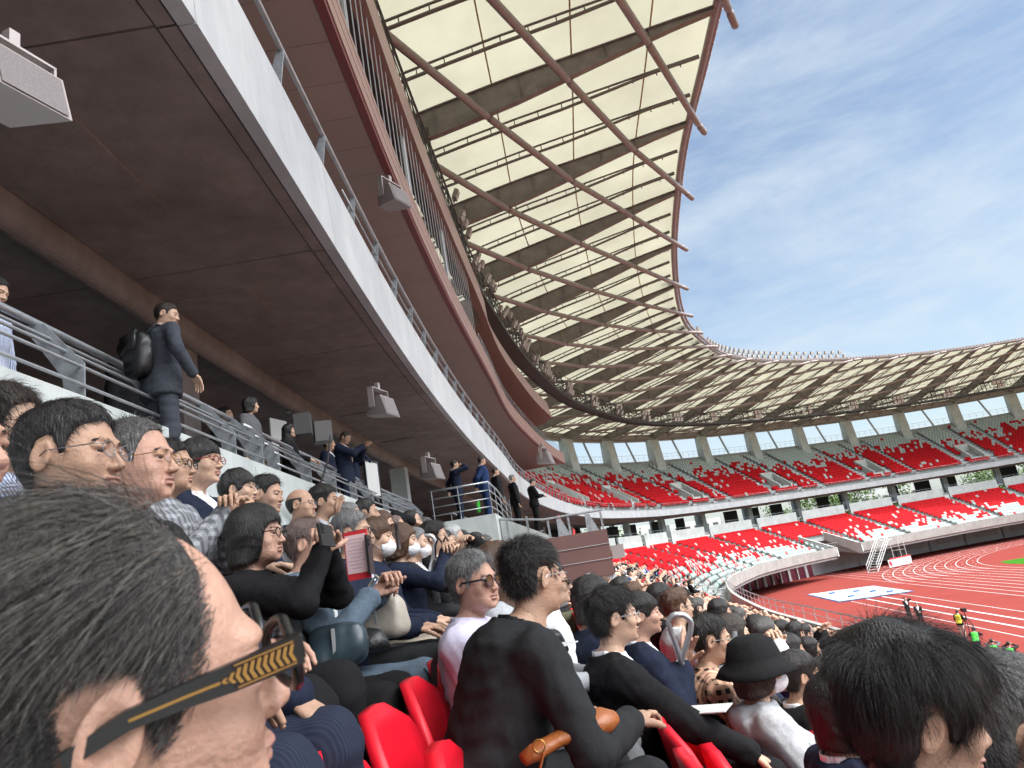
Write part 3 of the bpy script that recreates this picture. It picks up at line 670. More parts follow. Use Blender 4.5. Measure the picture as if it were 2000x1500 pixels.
# small round lamps in the soffit beam
for i,s in enumerate((14.6,18.4,22.2,26)):
    mb=MB(); mb.tube([P3(s,2.95,12.32),P3(s,2.95,12.24)],.09,12); o=mb.build('ceiling_lamp',M_WHITE); tag(o,'small round lamp on the underside of the concrete beam','lamp','lamps along the beam')
# grey column clad wall with service doors behind the far walkway
mb=MB(); sweep(mb,rect(5.5,5.8,9.25,12.3),24,60,1.5); o=mb.build('walkway_partition',M_DARK); tag(o,'dark partition wall at the back of the covered walkway','wall')
# ---------------------------------------------------------------- steps and banner at the far track side
st=empty('mobile_stair',(34,111.5,0),0,'white steel stair climbing from the track to the far stand','stair'); LS=(34,111.5,0)
def lerp(a,b,t): return np.array(a)*(1-t)+np.array(b)*t
sb=np.array([34.2,110.6,0]); stp=np.array([37.9,113.9,3.9]); sd=np.array([.66,-.75,0])*.75
mb=MB()
for i in range(13):
    c=lerp(sb,stp,i/12.); mb.box(c,(1.5,.34,.04),-.85)
mb.build('treads',M_CONC,st,loc=LS)
for sg in (-1,1):
    mb=MB()
    for dz in (0,.5,1.0): mb.tube([sb+sd*sg+[0,0,dz],stp+sd*sg+[0,0,dz],stp+sd*sg+np.array([.75,.67,dz])],.045,5)
    for i in range(7): c=lerp(sb,stp,i/6.)+sd*sg; mb.tube([c,c+[0,0,1.0]],.03,4)
    mb.build('stair_rail',M_WHITE,st,loc=LS)
mb=MB()
for dx in (0,1.3,2.2):
    mb.tube([stp+sd+[dx*.8,-dx*.1,-3.9],stp+sd+[dx*.8,-dx*.1,.2]],.04,4)
for z in (-2.8,-1.6,-.4): mb.tube([stp+sd+[0,0,z],stp+sd+[2.2*.8,-.22,z]],.03,4)
mb.build('support_frame',M_WHITE,st,loc=LS)
bb=empty('banner_board',(38.6,112.0,0),.58,'long white board with a red top band standing at the track edge','board')
mb=MB(); mb.box((0,0,.75),(4.9,.08,1.05)); mb.build('panel',M_WHITE,bb)
mb=MB(); mb.box((0.2,-.01,1.33),(4.5,.1,.14)); mb.build('top_band',M_RED,bb)
mb=MB(); mb.add([(-2.4,-.05,.3),(-1.7,-.05,.3),(-1.7,-.05,1.2),(-2.4,-.05,1.2)],[(0,1,2,3)]); mb.build('emblem_ground',M_WHITE,bb)
mb=MB(); th=np.linspace(0,2*math.pi,15)[:-1]; mb.add([(-2.05+.28*math.cos(t)*(1-.35*math.sin(2*t)),-.052,.75+.38*math.sin(t)) for t in th],[tuple(range(13,-1,-1))][::-1]); mb.build('emblem',M_RED,bb)
mb=MB()
for i,(x,w_) in enumerate(((-1.1,.3),(-.6,.22),(0,.5),(.55,.3),(1.1,.24),(1.6,.36))): mb.box((x,-.045,.72+.03*(i%2)),(w_,.012,.09))
mb.build('lettering',M_GREYP,bb)
for x in (-2.2,-.8,.8,2.2):
    mb=MB(); mb.tube([(x,-.35,.06),(x,.35,.06)],.04,5); mb.tube([(x,0,.06),(x,0,.4)],.03,5); mb.build('foot',M_RED,bb)
def barrier(x,y,label):
    b=empty('barrier_post',(x,y,0),0,label,'barrier post','belt barrier posts by the wall gap')
    mb=MB(); mb.tube([(0,0,.03),(0,0,1.0)],.04,6); mb.build('pole',M_BLACK,b); mb=MB(); mb.tube([(0,0,0),(0,0,.04)],.2,12); mb.build('base',M_BLACK,b)
for i,p in enumerate(((33.6,127.8),(35.8,127.9),(37.6,126.8))): barrier(p[0],p[1],'black belt barrier post on the track by the gap in the far stand')
mb=MB(); mb.box((34.7,127.85,.93),(2.2,.02,.06),.03); o=mb.build('barrier_belt',M_RED); tag(o,'red belt stretched between two black barrier posts','belt')
# ---------------------------------------------------------------- field-side railings of the lower bowl (hoops at the aisles)
def hoop(s,o0,z0,label,grp='hoop handrails in the aisles'):
    "inverted-U handrail that follows the steps down for 1.5 m"
    h=.92
    pts=[(o0,z0),(o0,z0+h-.12),(o0-.05,z0+h-.03),(o0-.14,z0+h+.0),(o0-.3,z0+h-.07),(o0-.8,z0+h-.33),(o0-.88,z0+h-.42),(o0-.9,z0+h-.55),(o0-.9,z0-.4)]
    mb=MB(); P=[P3(s,o,z) for o,z in pts]; Q=[P[0]]
    for a,b in zip(P[:-1],P[1:]): Q+= [a+(b-a)*.5,b]
    c=tuple(P3(s,o0-.4,z0)); mb.tube(Q,.024,8); o=mb.build('aisle_handrail',M_GALV,None,smooth=True,loc=c); tag(o,label,'handrail',grp); return o
mb=MB(); ringtube(mb,-11.85,4.75,20,130,.03,5,1.5); ringtube(mb,-11.85,4.45,20,130,.018,4,1.5)
for s in np.arange(20,130,1.6): mb.tube([P3(s,-11.85,4.1),P3(s,-11.85,4.75)],.02,4)
o=mb.build('front_railing',M_GALV); tag(o,'grey steel railing along the front edge of the near lower rows','railing')
# ---------------------------------------------------------------- trees and blocks beyond the open concourse
def tree(x,y,h,seed,label):
    r=random.Random(seed); t=empty('tree',(x,y,-.1),0,label,'tree','trees beyond the open concourse')
    mb=MB(); mb.tube([(0,0,0),(.1,.1,h*.35),(.2,-.1,h*.75)],[.28,.2,.08],7)
    for k in range(5):
        a=r.uniform(0,6.28); mb.tube([(.1,.05,h*(.35+.07*k)),(math.cos(a)*h*.22,math.sin(a)*h*.22,h*(.55+.07*k))],[.09,.03],5)
    mb.build('trunk',M_BARK,t)
    n=2600; rs=np.random.RandomState(seed); cl=rs.normal(0,1,(16,3))*[h*.18,h*.18,h*.16]+[0,0,h*.68]; c=cl[rs.randint(0,16,n)]+rs.normal(0,1,(n,3))*h*.07
    d1=rs.normal(0,1,(n,3)); d1/=np.linalg.norm(d1,axis=1)[:,None]; d2=np.cross(d1,rs.normal(0,1,(n,3))); d2/=np.linalg.norm(d2,axis=1)[:,None]; sz=.28
    V=np.stack([c-d1*sz,c+d2*sz*.6,c+d1*sz,c-d2*sz*.6],1).reshape(-1,3); F=np.arange(4*n).reshape(n,4)
    link('crown',fast_mesh('crown',V,F,M_LEAF,smooth=False),t)
ti=0
for s,o,h in ((108,30,13.5),(113,24,12.5),(119,33,14),(126,28,13),(160,30,14),(164,26,13.5),(170,34,15),(176,30,14),(191,30,15),(198,28,14.5),(204,33,15)):
    p=P3(s,o,0); tree(p[0],p[1],h,ti,'leafy green tree seen through the open concourse of the far stand'); ti+=1
M_BLK=mat('distant_block_render',(.42,.42,.41),.8,n=.3,amp=.1)
for i,(s,o,w_,h) in enumerate(((100,60,16,13.5),(140,70,22,14),(150,55,14,12.8),(184,70,24,13.5))):
    p=P3(s,o,0); b=empty('apartment_block',(p[0],p[1],0),ang(s),'pale block of flats glimpsed behind the open concourse','building','blocks beyond the stadium')
    mb=MB(); mb.box((0,0,h/2),(w_,10,h)); mb.build('wall',M_BLK,b)
    for zf in np.arange(7.5,h-1,3.0):
        for x in np.arange(-w_/2+1.5,w_/2-1,2.6): mb=MB(); mb.box((x,5.0,zf+.6),(1.4,.12,1.3)); mb.build('window',M_DSTEEL,b)
# ---------------------------------------------------------------- seats
def seat_geo(hi=True):
    "folding seat facing local +Y, origin on the tread below its middle; returns backrest and pan builders"
    nb,nz=(9,8) if hi else (3,2)
    def shell(y0,z0,z1,wid,th,lean,curv,round_):
        V=[];F=[]
        for side in (0,1):
            for j in range(nz+1):
                t=j/nz; z=z0+(z1-z0)*t
                w2=wid/2*(1-.04*(1-t))
                if round_:
                    w2*=math.sqrt(max(0,1-max(0,(t-.62)/.40)**2.4))
                for i in range(nb+1):
                    x=-w2+2*w2*i/nb; u=x/(wid/2)
                    y=y0-lean*t+curv*u*u + (th if side else 0)
                    V.append((x,y,z))
        n=(nb+1)*(nz+1)
        for j in range(nz):
            for i in range(nb):
                a=j*(nb+1)+i; F.append((a,a+1,a+nb+2,a+nb+1)); F.append((n+a,n+a+nb+1,n+a+nb+2,n+a+1))
        for j in range(nz):
            a=j*(nb+1); F.append((a,a+nb+1,n+a+nb+1,n+a)); a+=nb; F.append((a,n+a,n+a+nb+1,a+nb+1))
        for i in range(nb):
            F.append((i,n+i,n+i+1,i+1)); a=nz*(nb+1)+i; F.append((a,a+1,n+a+1,n+a))
        return V,F
    b=MB(); V,F=shell(-.27,.40,.92 if hi else .93,.485 if hi else .47,.035,.10,.06,hi); b.add(V,F)
    if hi:
        b.tube([(-.225,-.24,.42),(-.23,-.262,.66)],.02,6); b.tube([(.225,-.24,.42),(.23,-.262,.66)],.02,6); b.box((0,-.3,.5),(.3,.02,.05))
    p=MB()      # pan tipped up
    V,F=shell(-.16,.40,.80 if hi else .78,.42,.05,.05,.02,hi); p.add(V,F)
    return b,p
M_SEATFRAME=M_DSTEEL
bb_,pp_=seat_geo(True)
ob_b=bb_.build('backrest',M_SEATR,smooth=True); me_back=ob_b.data; bpy.data.objects.remove(ob_b)
ob_p=pp_.build('seat_pan',M_SEATR,smooth=True); me_pan=ob_p.data; bpy.data.objects.remove(ob_p)
fm=MB(); fm.box((0,-.24,.2),(.05,.09,.4)); fm.box((0,-.2,.39),(.40,.05,.035)); ob_f=fm.build('bracket',M_SEATFRAME); me_fr=ob_f.data; bpy.data.objects.remove(ob_f)
fm=MB(); fm.box((-.205,-.335,.70),(.055,.008,.03)); ob_f=fm.build('number_plate',M_BLACK); me_np=ob_f.data; bpy.data.objects.remove(ob_f)
seat_root=None
def seat(s,k,label,group,mtl=None,detail=True):
    p=P3(s,rowoff(k)+.12,rowz(k)); r=empty('folding_seat',tuple(p),ang(s),label,'seat',group)
    for nm,me in (('backrest',me_back),('seat_pan',me_pan),('bracket',me_fr),('number_plate',me_np)):
        if nm=='number_plate' and not detail: continue
        o=bpy.data.objects.new(nm,me); COL.objects.link(o); o.parent=r
        if mtl and nm in('backrest','seat_pan'):
            o.material_slots[0].link='OBJECT'; o.material_slots[0].material=mtl
    return r
PITCH_S=.5
# near seats in view: rows 1..13, arc positions
def lower_seat_mat(s,k,rn):
    t=1-k/13.
    nz_=.5+.5*math.sin(s*.9+k*1.7+3*math.sin(s*.21+k))
    pr=.03 if t<.15 else (.03+.94*min(1,max(0,(t-.15)/.40+ (nz_-.5)*.5)) )
    if rn.random()<pr: return 0
    return 2 if (t<.34 and rn.random()<.6) else 1
near_cnt=0
SEATS_NEAR=set()
for k in range(1,8):
    for j in range(-1,70):
        s=.62*0+j*PITCH_S+.02
        if s<.3 or (k==1 and s<1.3): continue
        if any(abs(s-a)<.6 for a in AISL): continue
        if s>17 and k<5: continue
        if s>{1:9,2:17,3:17,4:17,5:22,6:26,7:28}[k]: continue
        SEATS_NEAR.add((k,j)); near_cnt+=1
        lab={1:'red folding seat in the row of the woman with the black bob',2:'smooth red folding seat in the empty stretch left of the cropped man',3:'red folding seat in the row of the thin-glasses man in black',4:'red folding seat in the row of the black bucket hat'}.get(k,'red folding seat deep among the seated crowd')
        if k==2 and s>5: lab='red folding seat in the long empty red row beyond the cropped man'
        seat(s,k,lab,'red folding seats in the near rows',None,s<6)
# simplified instance for distant rows, gathered into one countless mass
def far_seats():
    base,pan=seat_geo(False); rn=random.Random(8)
    BV=np.concatenate(base.v); BF=np.array(base.f); PV=np.concatenate(pan.v); PF=np.array(pan.f)+len(BV)
    TV=np.vstack([BV,PV]); TF=np.vstack([BF,PF]); SV=[];SF=[];SM=[];n=0
    def put(s,o,z,m,zs=1.):
        nonlocal n
        p=P3(s,o,z); a=ang(s); c,si=math.cos(a),math.sin(a)
        V=np.stack([TV[:,0]*c-TV[:,1]*si+p[0],TV[:,0]*si+TV[:,1]*c+p[1],TV[:,2]*zs+z],1); SV.append(V); SF.append(TF+n); SM.append(np.full(len(TF),m)); n+=len(V)
    indiv=[]
    for k in range(NROW-1,-1,-1):
        for s in np.arange(24 if k<9 else 18,232,PITCH_S):
            if any(abs(s-a)<.72 for a in AISL_LOW) : continue
            if k>6 and GAP0-.4<s<GAP1+.4: continue
            if s<30 and (k in (5,6,7)): continue
            m=0 if s<60 else lower_seat_mat(s,k,rn)
            put(s,rowoff(k)+.1,rowz(k),m)
    for k in range(NU):
        t=k/(NU-1.)
        for s in np.arange(56,232,PITCH_S*.98):
            if any(abs(s-a)<.62 for a in UA): continue
            if any((not i%2) and (abs(s-v)<1.5 and 1.2<uro(k)<6.0 or abs(s-v)<3.2 and 2.0<uro(k)<3.2) for i,v in enumerate(VOMS)): continue
            if k>=NU-3 and any(abs(s-c)<.9 for c in COLS): continue
            nz_=math.sin(s*.7)*.5+math.sin(s*.23+2)*.5+math.sin(s*1.9+k)*.25
            thr=.64+.12*nz_; pr=.95 if t<thr-.12 else (.02 if t>thr+.1 else .5)
            put(s,uro(k)-.05,urz(k),0 if rn.random()<pr else 3,1.12)
    me=fast_mesh('stadium_seats',np.vstack(SV),np.vstack(SF),[M_SEATR2,M_SEATW,M_SEATP,M_SEATG],np.concatenate(SM),smooth=False)
    o=link('stadium_seats',me); tag(o,'thousands of red, white and grey seats filling the far tiers','seats',None,'stuff')
far_seats()
print('near seats',near_cnt)
# ================================================================ people
# ---- signed-distance modelling, polygonised with surface nets
def snet(f,org,h):
    nx,ny,nz=f.shape; ins=f<0; acc=np.zeros((nx,ny,nz,3),np.float32); cnt=np.zeros((nx,ny,nz),np.float32); ed=[]
    for ax in range(3):
        sl0=[slice(None)]*3; sl1=[slice(None)]*3; sl0[ax]=slice(0,-1); sl1[ax]=slice(1,None)
        a=f[tuple(sl0)]; b=f[tuple(sl1)]; m=(a<0)!=(b<0); I=np.argwhere(m)
        av=a[m]; bv=b[m]; t=av/(av-bv); P=I.astype(np.float32); P[:,ax]+=t
        o=[k for k in range(3) if k!=ax]
        ok=(I[:,o[0]]>0)&(I[:,o[1]]>0); I=I[ok];P=P[ok];av=av[ok]
        for d0 in (0,1):
            for d1 in (0,1):
                J=I.copy(); J[:,o[0]]-=d0; J[:,o[1]]-=d1
                np.add.at(acc,(J[:,0],J[:,1],J[:,2]),P); np.add.at(cnt,(J[:,0],J[:,1],J[:,2]),1)
        ed.append((ax,o,I,av<0))
    c=cnt>0; idx=-np.ones((nx,ny,nz),np.int64); idx[c]=np.arange(c.sum()); V=acc[c]/cnt[c][:,None]*h+np.array(org,np.float32)
    Q=[]
    for ax,o,I,s in ed:
        def g(a,b):
            J=I.copy(); J[:,o[0]]-=a; J[:,o[1]]-=b; return idx[J[:,0],J[:,1],J[:,2]]
        q=np.stack([g(1,1),g(0,1),g(0,0),g(1,0)],1)
        flip=s if ax!=1 else ~s
        q[~flip]=q[~flip][:,::-1]; Q.append(q)
    Q=np.concatenate(Q); Q=Q[(Q>=0).all(1)]
    return V,Q
def grid(lo,hi,h):
    ax=[np.arange(lo[i]-2*h,hi[i]+2*h,h,dtype=np.float32) for i in range(3)]
    X,Y,Z=np.meshgrid(*ax,indexing='ij'); return X,Y,Z,[a[0] for a in ax]
def smin(a,b,k):
    if k<=0: return np.minimum(a,b)
    h=np.clip(.5+.5*(b-a)/k,0,1); return b*(1-h)+a*h-k*h*(1-h)
def smax(a,b,k): return -smin(-a,-b,k)
def ell(G,c,r):
    X,Y,Z=G; k0=np.sqrt(((X-c[0])/r[0])**2+((Y-c[1])/r[1])**2+((Z-c[2])/r[2])**2)+1e-6
    k1=np.sqrt(((X-c[0])/r[0]**2)**2+((Y-c[1])/r[1]**2)**2+((Z-c[2])/r[2]**2)**2)+1e-6
    return k0*(k0-1)/k1
def cap(G,a,b,ra,rb):
    X,Y,Z=G; a=np.array(a,float);b=np.array(b,float); d=b-a; L=d@d+1e-9
    t=np.clip(((X-a[0])*d[0]+(Y-a[1])*d[1]+(Z-a[2])*d[2])/L,0,1)
    return np.sqrt((X-a[0]-t*d[0])**2+(Y-a[1]-t*d[1])**2+(Z-a[2]-t*d[2])**2)-(ra+(rb-ra)*t)
def noise3(G,sc_,seed=0,oct_=2):
    X,Y,Z=G; r=np.random.RandomState(seed); o=np.zeros_like(X)
    for i in range(oct_):
        f=sc_*(1.9**i)
        for j in range(3):
            d=r.normal(0,1,3); d/=np.linalg.norm(d); p=r.uniform(0,6.28,2); e=r.normal(0,1,3)
            o+=np.sin(f*(d[0]*X+d[1]*Y+d[2]*Z)+p[0]+1.7*np.sin(f*.6*(e[0]*X+e[1]*Y+e[2]*Z)+p[1]))/(3*1.8**i)
    return o
# ---- people materials
def skinmat(name,c):
    m=mat(name,c,.52,n=15,amp=.17,bump=.22,bscale=150,spec=.32); b=m.node_tree.nodes['Principled BSDF']
    b.inputs['Subsurface Weight'].default_value=.12; b.inputs['Subsurface Radius'].default_value=(.012,.005,.003); return m
SK={'a':skinmat('skin_light',(.46,.295,.21)),'b':skinmat('skin_tan',(.37,.225,.155)),'c':skinmat('skin_ruddy',(.42,.245,.18)),'d':skinmat('skin_pale',(.50,.345,.265))}
M_LIP=mat('lips',(.33,.165,.125),.55); M_EYEW=mat('eye_white',(.62,.58,.55),.3); M_IRIS=mat('iris',(.015,.01,.008),.2)
def hairmat(name,c,c2): return mat(name,c,.42,n=170,col2=c2,bump=.5,bscale=260,stretch=(1,1,.12),spec=.4)
HR={'k':hairmat('hair_black',(.006,.005,.005),(.018,.015,.014)),'d':hairmat('hair_dark_brown',(.012,.008,.006),(.032,.021,.015)),'b':hairmat('hair_brown',(.045,.022,.012),(.10,.05,.028)),
    'g':hairmat('hair_grey',(.035,.034,.034),(.26,.26,.26)),'h':hairmat('hair_soft_grey',(.016,.013,.011),(.13,.115,.10)),'s':hairmat('hair_salt_pepper',(.012,.011,.011),(.12,.115,.11)),'r':hairmat('hair_faded_brown',(.085,.055,.047),(.20,.145,.13)),'w':hairmat('hair_white',(.25,.25,.25),(.5,.5,.5))}
def cloth(name,c,amp=.14,n=60,rough=.85,b=.6): return mat(name,c,rough,n=n,amp=amp,bump=b,bscale=9,spec=.12)
def patmat(name,base,line,kind,scale):
    m=cloth(name,base); t=m.node_tree; b=t.nodes['Principled BSDF']; tcn=N(t,'ShaderNodeTexCoord')
    def band(axis,lo,hi,sc_):
        sp_=N(t,'ShaderNodeSeparateXYZ'); t.links.new(tcn.outputs['Object'],sp_.inputs[0]); mu=N(t,'ShaderNodeMath',operation='MULTIPLY'); mu.inputs[1].default_value=sc_; t.links.new(sp_.outputs[axis],mu.inputs[0])
        fr=N(t,'ShaderNodeMath',operation='PINGPONG'); fr.inputs[1].default_value=1.0; t.links.new(mu.outputs[0],fr.inputs[0]); mr=N(t,'ShaderNodeMapRange'); mr.inputs['From Min'].default_value=lo; mr.inputs['From Max'].default_value=hi; t.links.new(fr.outputs[0],mr.inputs['Value']); return mr.outputs[0]
    mx=N(t,'ShaderNodeMixRGB'); mx.inputs['Color1'].default_value=(*base,1); mx.inputs['Color2'].default_value=(*line,1)
    x=band('X',.5,.62,scale)
    if kind=='check':
        y=band('Z',.45,.6,scale); y2=band('Y',.45,.6,scale); a=N(t,'ShaderNodeMath',operation='MAXIMUM'); t.links.new(y,a.inputs[0]); t.links.new(y2,a.inputs[1]); a3=N(t,'ShaderNodeMath',operation='ADD'); a3.use_clamp=True
        a2=N(t,'ShaderNodeMath',operation='MULTIPLY'); a2.inputs[1].default_value=.5; a4=N(t,'ShaderNodeMath',operation='MULTIPLY'); a4.inputs[1].default_value=.5
        t.links.new(a.outputs[0],a2.inputs[0]); t.links.new(x,a4.inputs[0]); t.links.new(a2.outputs[0],a3.inputs[0]); t.links.new(a4.outputs[0],a3.inputs[1]); x=a3.outputs[0]
    t.links.new(x,mx.inputs['Fac']); t.links.new(mx.outputs[0],b.inputs['Base Color']); return m
CL={'black':cloth('cloth_black',(.009,.009,.010)),'char':cloth('cloth_charcoal',(.020,.0205,.022)),'navy':cloth('cloth_navy',(.012,.016,.032)),'blue':cloth('cloth_royal_navy',(.018,.035,.095)),
 'slate':cloth('cloth_slate',(.085,.115,.15)),'grey':cloth('cloth_grey',(.10,.10,.105)),'lgrey':cloth('cloth_light_grey',(.33,.34,.36)),'white':cloth('cloth_white',(.70,.70,.72),.04,b=.5),'lav':cloth('cloth_lavender_white',(.56,.53,.66),.05,b=.6),
 'sky':cloth('cloth_sky_blue',(.16,.30,.62),.06),'olive':cloth('cloth_olive',(.07,.07,.045)),'beige':cloth('cloth_beige',(.42,.36,.29),.06),'pin':patmat('cloth_pinstripe',(.015,.019,.034),(.022,.027,.046),'stripe',320),
 'plaid':patmat('cloth_tan_black_check',(.02,.015,.014),(.62,.38,.27),'check',48),'gplaid':patmat('cloth_grey_check',(.30,.31,.33),(.10,.10,.11),'check',60),'stripe':patmat('cloth_blue_white_stripe',(.62,.64,.68),(.12,.18,.40),'stripe',150),
 'green':mat('vest_green',(.07,.62,.06),.6,n=20,amp=.1),'yellow':mat('vest_yellow',(.60,.62,.05),.6),'pink':mat('vest_pink',(.72,.16,.24),.6),'red':M_RED,'cream':cloth('cloth_cream',(.55,.5,.42),.05),'teal':cloth('cloth_dark_green',(.02,.06,.045))}
M_LEATHER=mat('tan_leather',(.30,.09,.022),.42,n=9,amp=.18,bump=.2,bscale=60); M_LEATHK=mat('black_leather',(.012,.012,.013),.38,n=12,amp=.2,bump=.2,bscale=70)
M_GLFR=mat('glasses_black_frame',(.01,.01,.01),.25); M_GLRED=mat('glasses_red_frame',(.22,.02,.02),.3); M_GOLD=mat('gold_metal',(.42,.24,.07),.38,metal=.8); M_STEELF=mat('glasses_steel_frame',(.3,.3,.31),.3,metal=.8)
M_LENS=mat('sunglass_lens',(.10,.035,.025),.08); M_SCREEN=mat('phone_screen',(.02,.025,.03),.1)
def clear():
    m=bpy.data.materials.new('clear_lens'); m.use_nodes=True; t=m.node_tree; t.nodes.clear(); o=N(t,'ShaderNodeOutputMaterial'); mx=N(t,'ShaderNodeMixShader'); tr=N(t,'ShaderNodeBsdfTransparent'); gl=N(t,'ShaderNodeBsdfGlossy'); gl.inputs['Roughness'].default_value=.03
    mx.inputs[0].default_value=.12; t.links.new(tr.outputs[0],mx.inputs[1]); t.links.new(gl.outputs[0],mx.inputs[2]); t.links.new(mx.outputs[0],o.inputs[0]); return m
M_CLEAR=clear()
M_MASK=mat('white_mask',(.74,.74,.76),.8,n=60,amp=.04,bump=.3,bscale=30)
# ---- heads
def head_sdf(G,sex='m',age=0,fat=0.0,ears=True):
    X,Y,Z=G; A=np.abs(X); H=(A,Y,Z)
    fw=1+.07*fat; nk=.051 if sex=='m' else .044
    d=ell(G,(0,-.013,.030),(.0765*(1+.02*fat),.100,.090))
    d=smin(d,ell(G,(0,.022,-.028),(.0655*fw,.072,.088)),.03)
    d=smin(d,ell(G,(0,.028,-.078),(.052*fw,.056,.040+.004*fat)),.025)
    d=smin(d,ell(G,(0,.079 if sex=='m' else .074,-.103),(.022,.016,.014)),.02)
    d=smin(d,ell(H,(.040,.064,-.028-.006*age),(.024*fw,.022,.022)),.02)
    d=smin(d,ell(H,(.020,.084,.021),(.024,.014,.009 if sex=='m' else .006)),.014)
    d=smax(d,-ell(H,(.032,.103,-.001),(.019,.017,.013)),.012)
    d=smin(d,cap(G,(0,.089,.008),(0,.107,-.030),.0075,.0105),.009)
    d=smin(d,ell(G,(0,.1085,-.034),(.0125,.0115,.0095)),.006); d=smin(d,ell(H,(.0125,.099,-.037),(.0085,.010,.0075)),.006)
    d=smin(d,ell(H,(.0315,.081,.0065),(.0195,.014,.0085)),.004); d=smin(d,ell(H,(.0315,.080,-.0105),(.0180,.0115,.0058)),.003)
    d=smin(d,ell(H,(.006,.094,-.0595),(.017,.0095,.0052)),.006); d=smin(d,ell(G,(0,.0925,-.0715),(.0175,.0095,.0062)),.005)
    d=smax(d,-ell(G,(0,.106,-.0655),(.022,.008,.0016)),.003)
    if age: d=smin(d,ell(H,(.036,.058,-.075),(.022,.03,.026)),.02); d=smax(d,-cap(H,(.019,.1,-.038),(.034,.088,-.068),.0028,.0026),.005)
    d=smin(d,cap(G,(0,-.018,-.05),(0,-.045,-.21),nk,nk+.003),.025)
    d=smax(d,-ell(G,(0,.1,-.15),(.05,.06,.032)),.03)
    if ears:
        c,s=math.cos(.32),math.sin(.32); Yr=(Y+.012)*c-(Z+.006)*s; Zr=(Y+.012)*s+(Z+.006)*c; tx=A-.080-.35*np.clip(-Yr,0,.03)
        e=np.sqrt((tx/.0075)**2+(Yr/.0195)**2+(Zr/.033)**2)-1; e=e*.0072
        h_=np.sqrt(((tx-.006)/.0055)**2+((Yr-.001)/.0115)**2+((Zr-.004)/.021)**2)-1; e=smax(e,-h_*.0055,.003)
        d=smin(d,e,.005)
    return d
HEADS={}
def head_mesh(sex,age,fat,h):
    k=(sex,age,fat,h)
    if k in HEADS: return HEADS[k]
    X,Y,Z,o=grid((-.1,-.125,-.2),(.1,.125,.13),h); G=(X,Y,Z)
    d=head_sdf(G,sex,age,fat,True); d=np.maximum(d,-(Z+.195)); V,F=snet(d,o,h)
    c=V[F].mean(1); mi=np.zeros(len(F),np.int32)
    lip=(np.abs(c[:,0])<.0225)&(c[:,2]<-.0555)&(c[:,2]>-.0785)&(c[:,1]>.086); mi[lip]=1
    # eyes
    th=np.linspace(0,math.pi,7); ph=np.linspace(0,2*math.pi,11)[:-1]
    for sx in (-1,1):
        S=[];n=len(V)
        for t in th:
            for p in ph: S.append((sx*.0315+.0125*math.sin(t)*math.cos(p),.0775+.0125*math.cos(t),-.0015+.0125*math.sin(t)*math.sin(p)))
        S=np.array(S,np.float32); Q=np.array([(i*10+j,i*10+(j+1)%10,(i+1)*10+(j+1)%10,(i+1)*10+j) for i in range(6) for j in range(10)])
        mm=np.array([3 if i<2 else 2 for i in range(6) for j in range(10)]); V=np.vstack([V,S]); F=np.vstack([F,Q+n]); mi=np.concatenate([mi,mm])
    HEADS[k]=(V,F,mi); return HEADS[k]
# ---- hands: wrist at origin, fingers along +Y, palm facing -Z, thumb to +X
HANDS={}
def hand_mesh(kind,h=.0045):
    if (kind,h) in HANDS: return HANDS[(kind,h)]
    curl={'relax':.55,'hold':1.25,'flat':.12,'fist':1.9}[kind]
    X,Y,Z,o=grid((-.06,-.05,-.11),(.09,.2,.05),h); G=(X,Y,Z)
    d=cap(G,(0,-.05,0),(0,.01,0),.026,.026); d=smin(d,ell(G,(0,.055,-.002),(.041,.047,.0155)),.02)
    for i,(x,L) in enumerate(((.030,.070),(.010,.078),(-.011,.072),(-.030,.058))):
        p=np.array([x,.088,0.]); a=curl*.55; spread=(x*.9)
        dirs=[]; 
        for sgm,l in enumerate((.45,.32,.25)):
            a2=a+curl*.62*sgm+.05*i; dv=np.array([spread*.6,math.cos(a2),-math.sin(a2)]); q=p+dv*L*l*1.25
            d=smin(d,cap(G,p,q,.0092-.0009*sgm,.0085-.0011*sgm),.004); p=q
    p=np.array([.028,.022,-.006]); tt=[(.62,.72,-.3),(.25,.9,-.42),(.05,.95,-.45)] if kind!='fist' else [(.5,.7,-.45),(-.1,.8,-.6),(-.5,.6,-.6)]
    for sgm,dv in enumerate(tt):
        dv=np.array(dv)/np.linalg.norm(dv); q=p+dv*.033; d=smin(d,cap(G,p,q,.0125-.0012*sgm,.0112-.0014*sgm),.007); p=q
    V,F=snet(d,o,h); HANDS[(kind,h)]=(V,F); return V,F
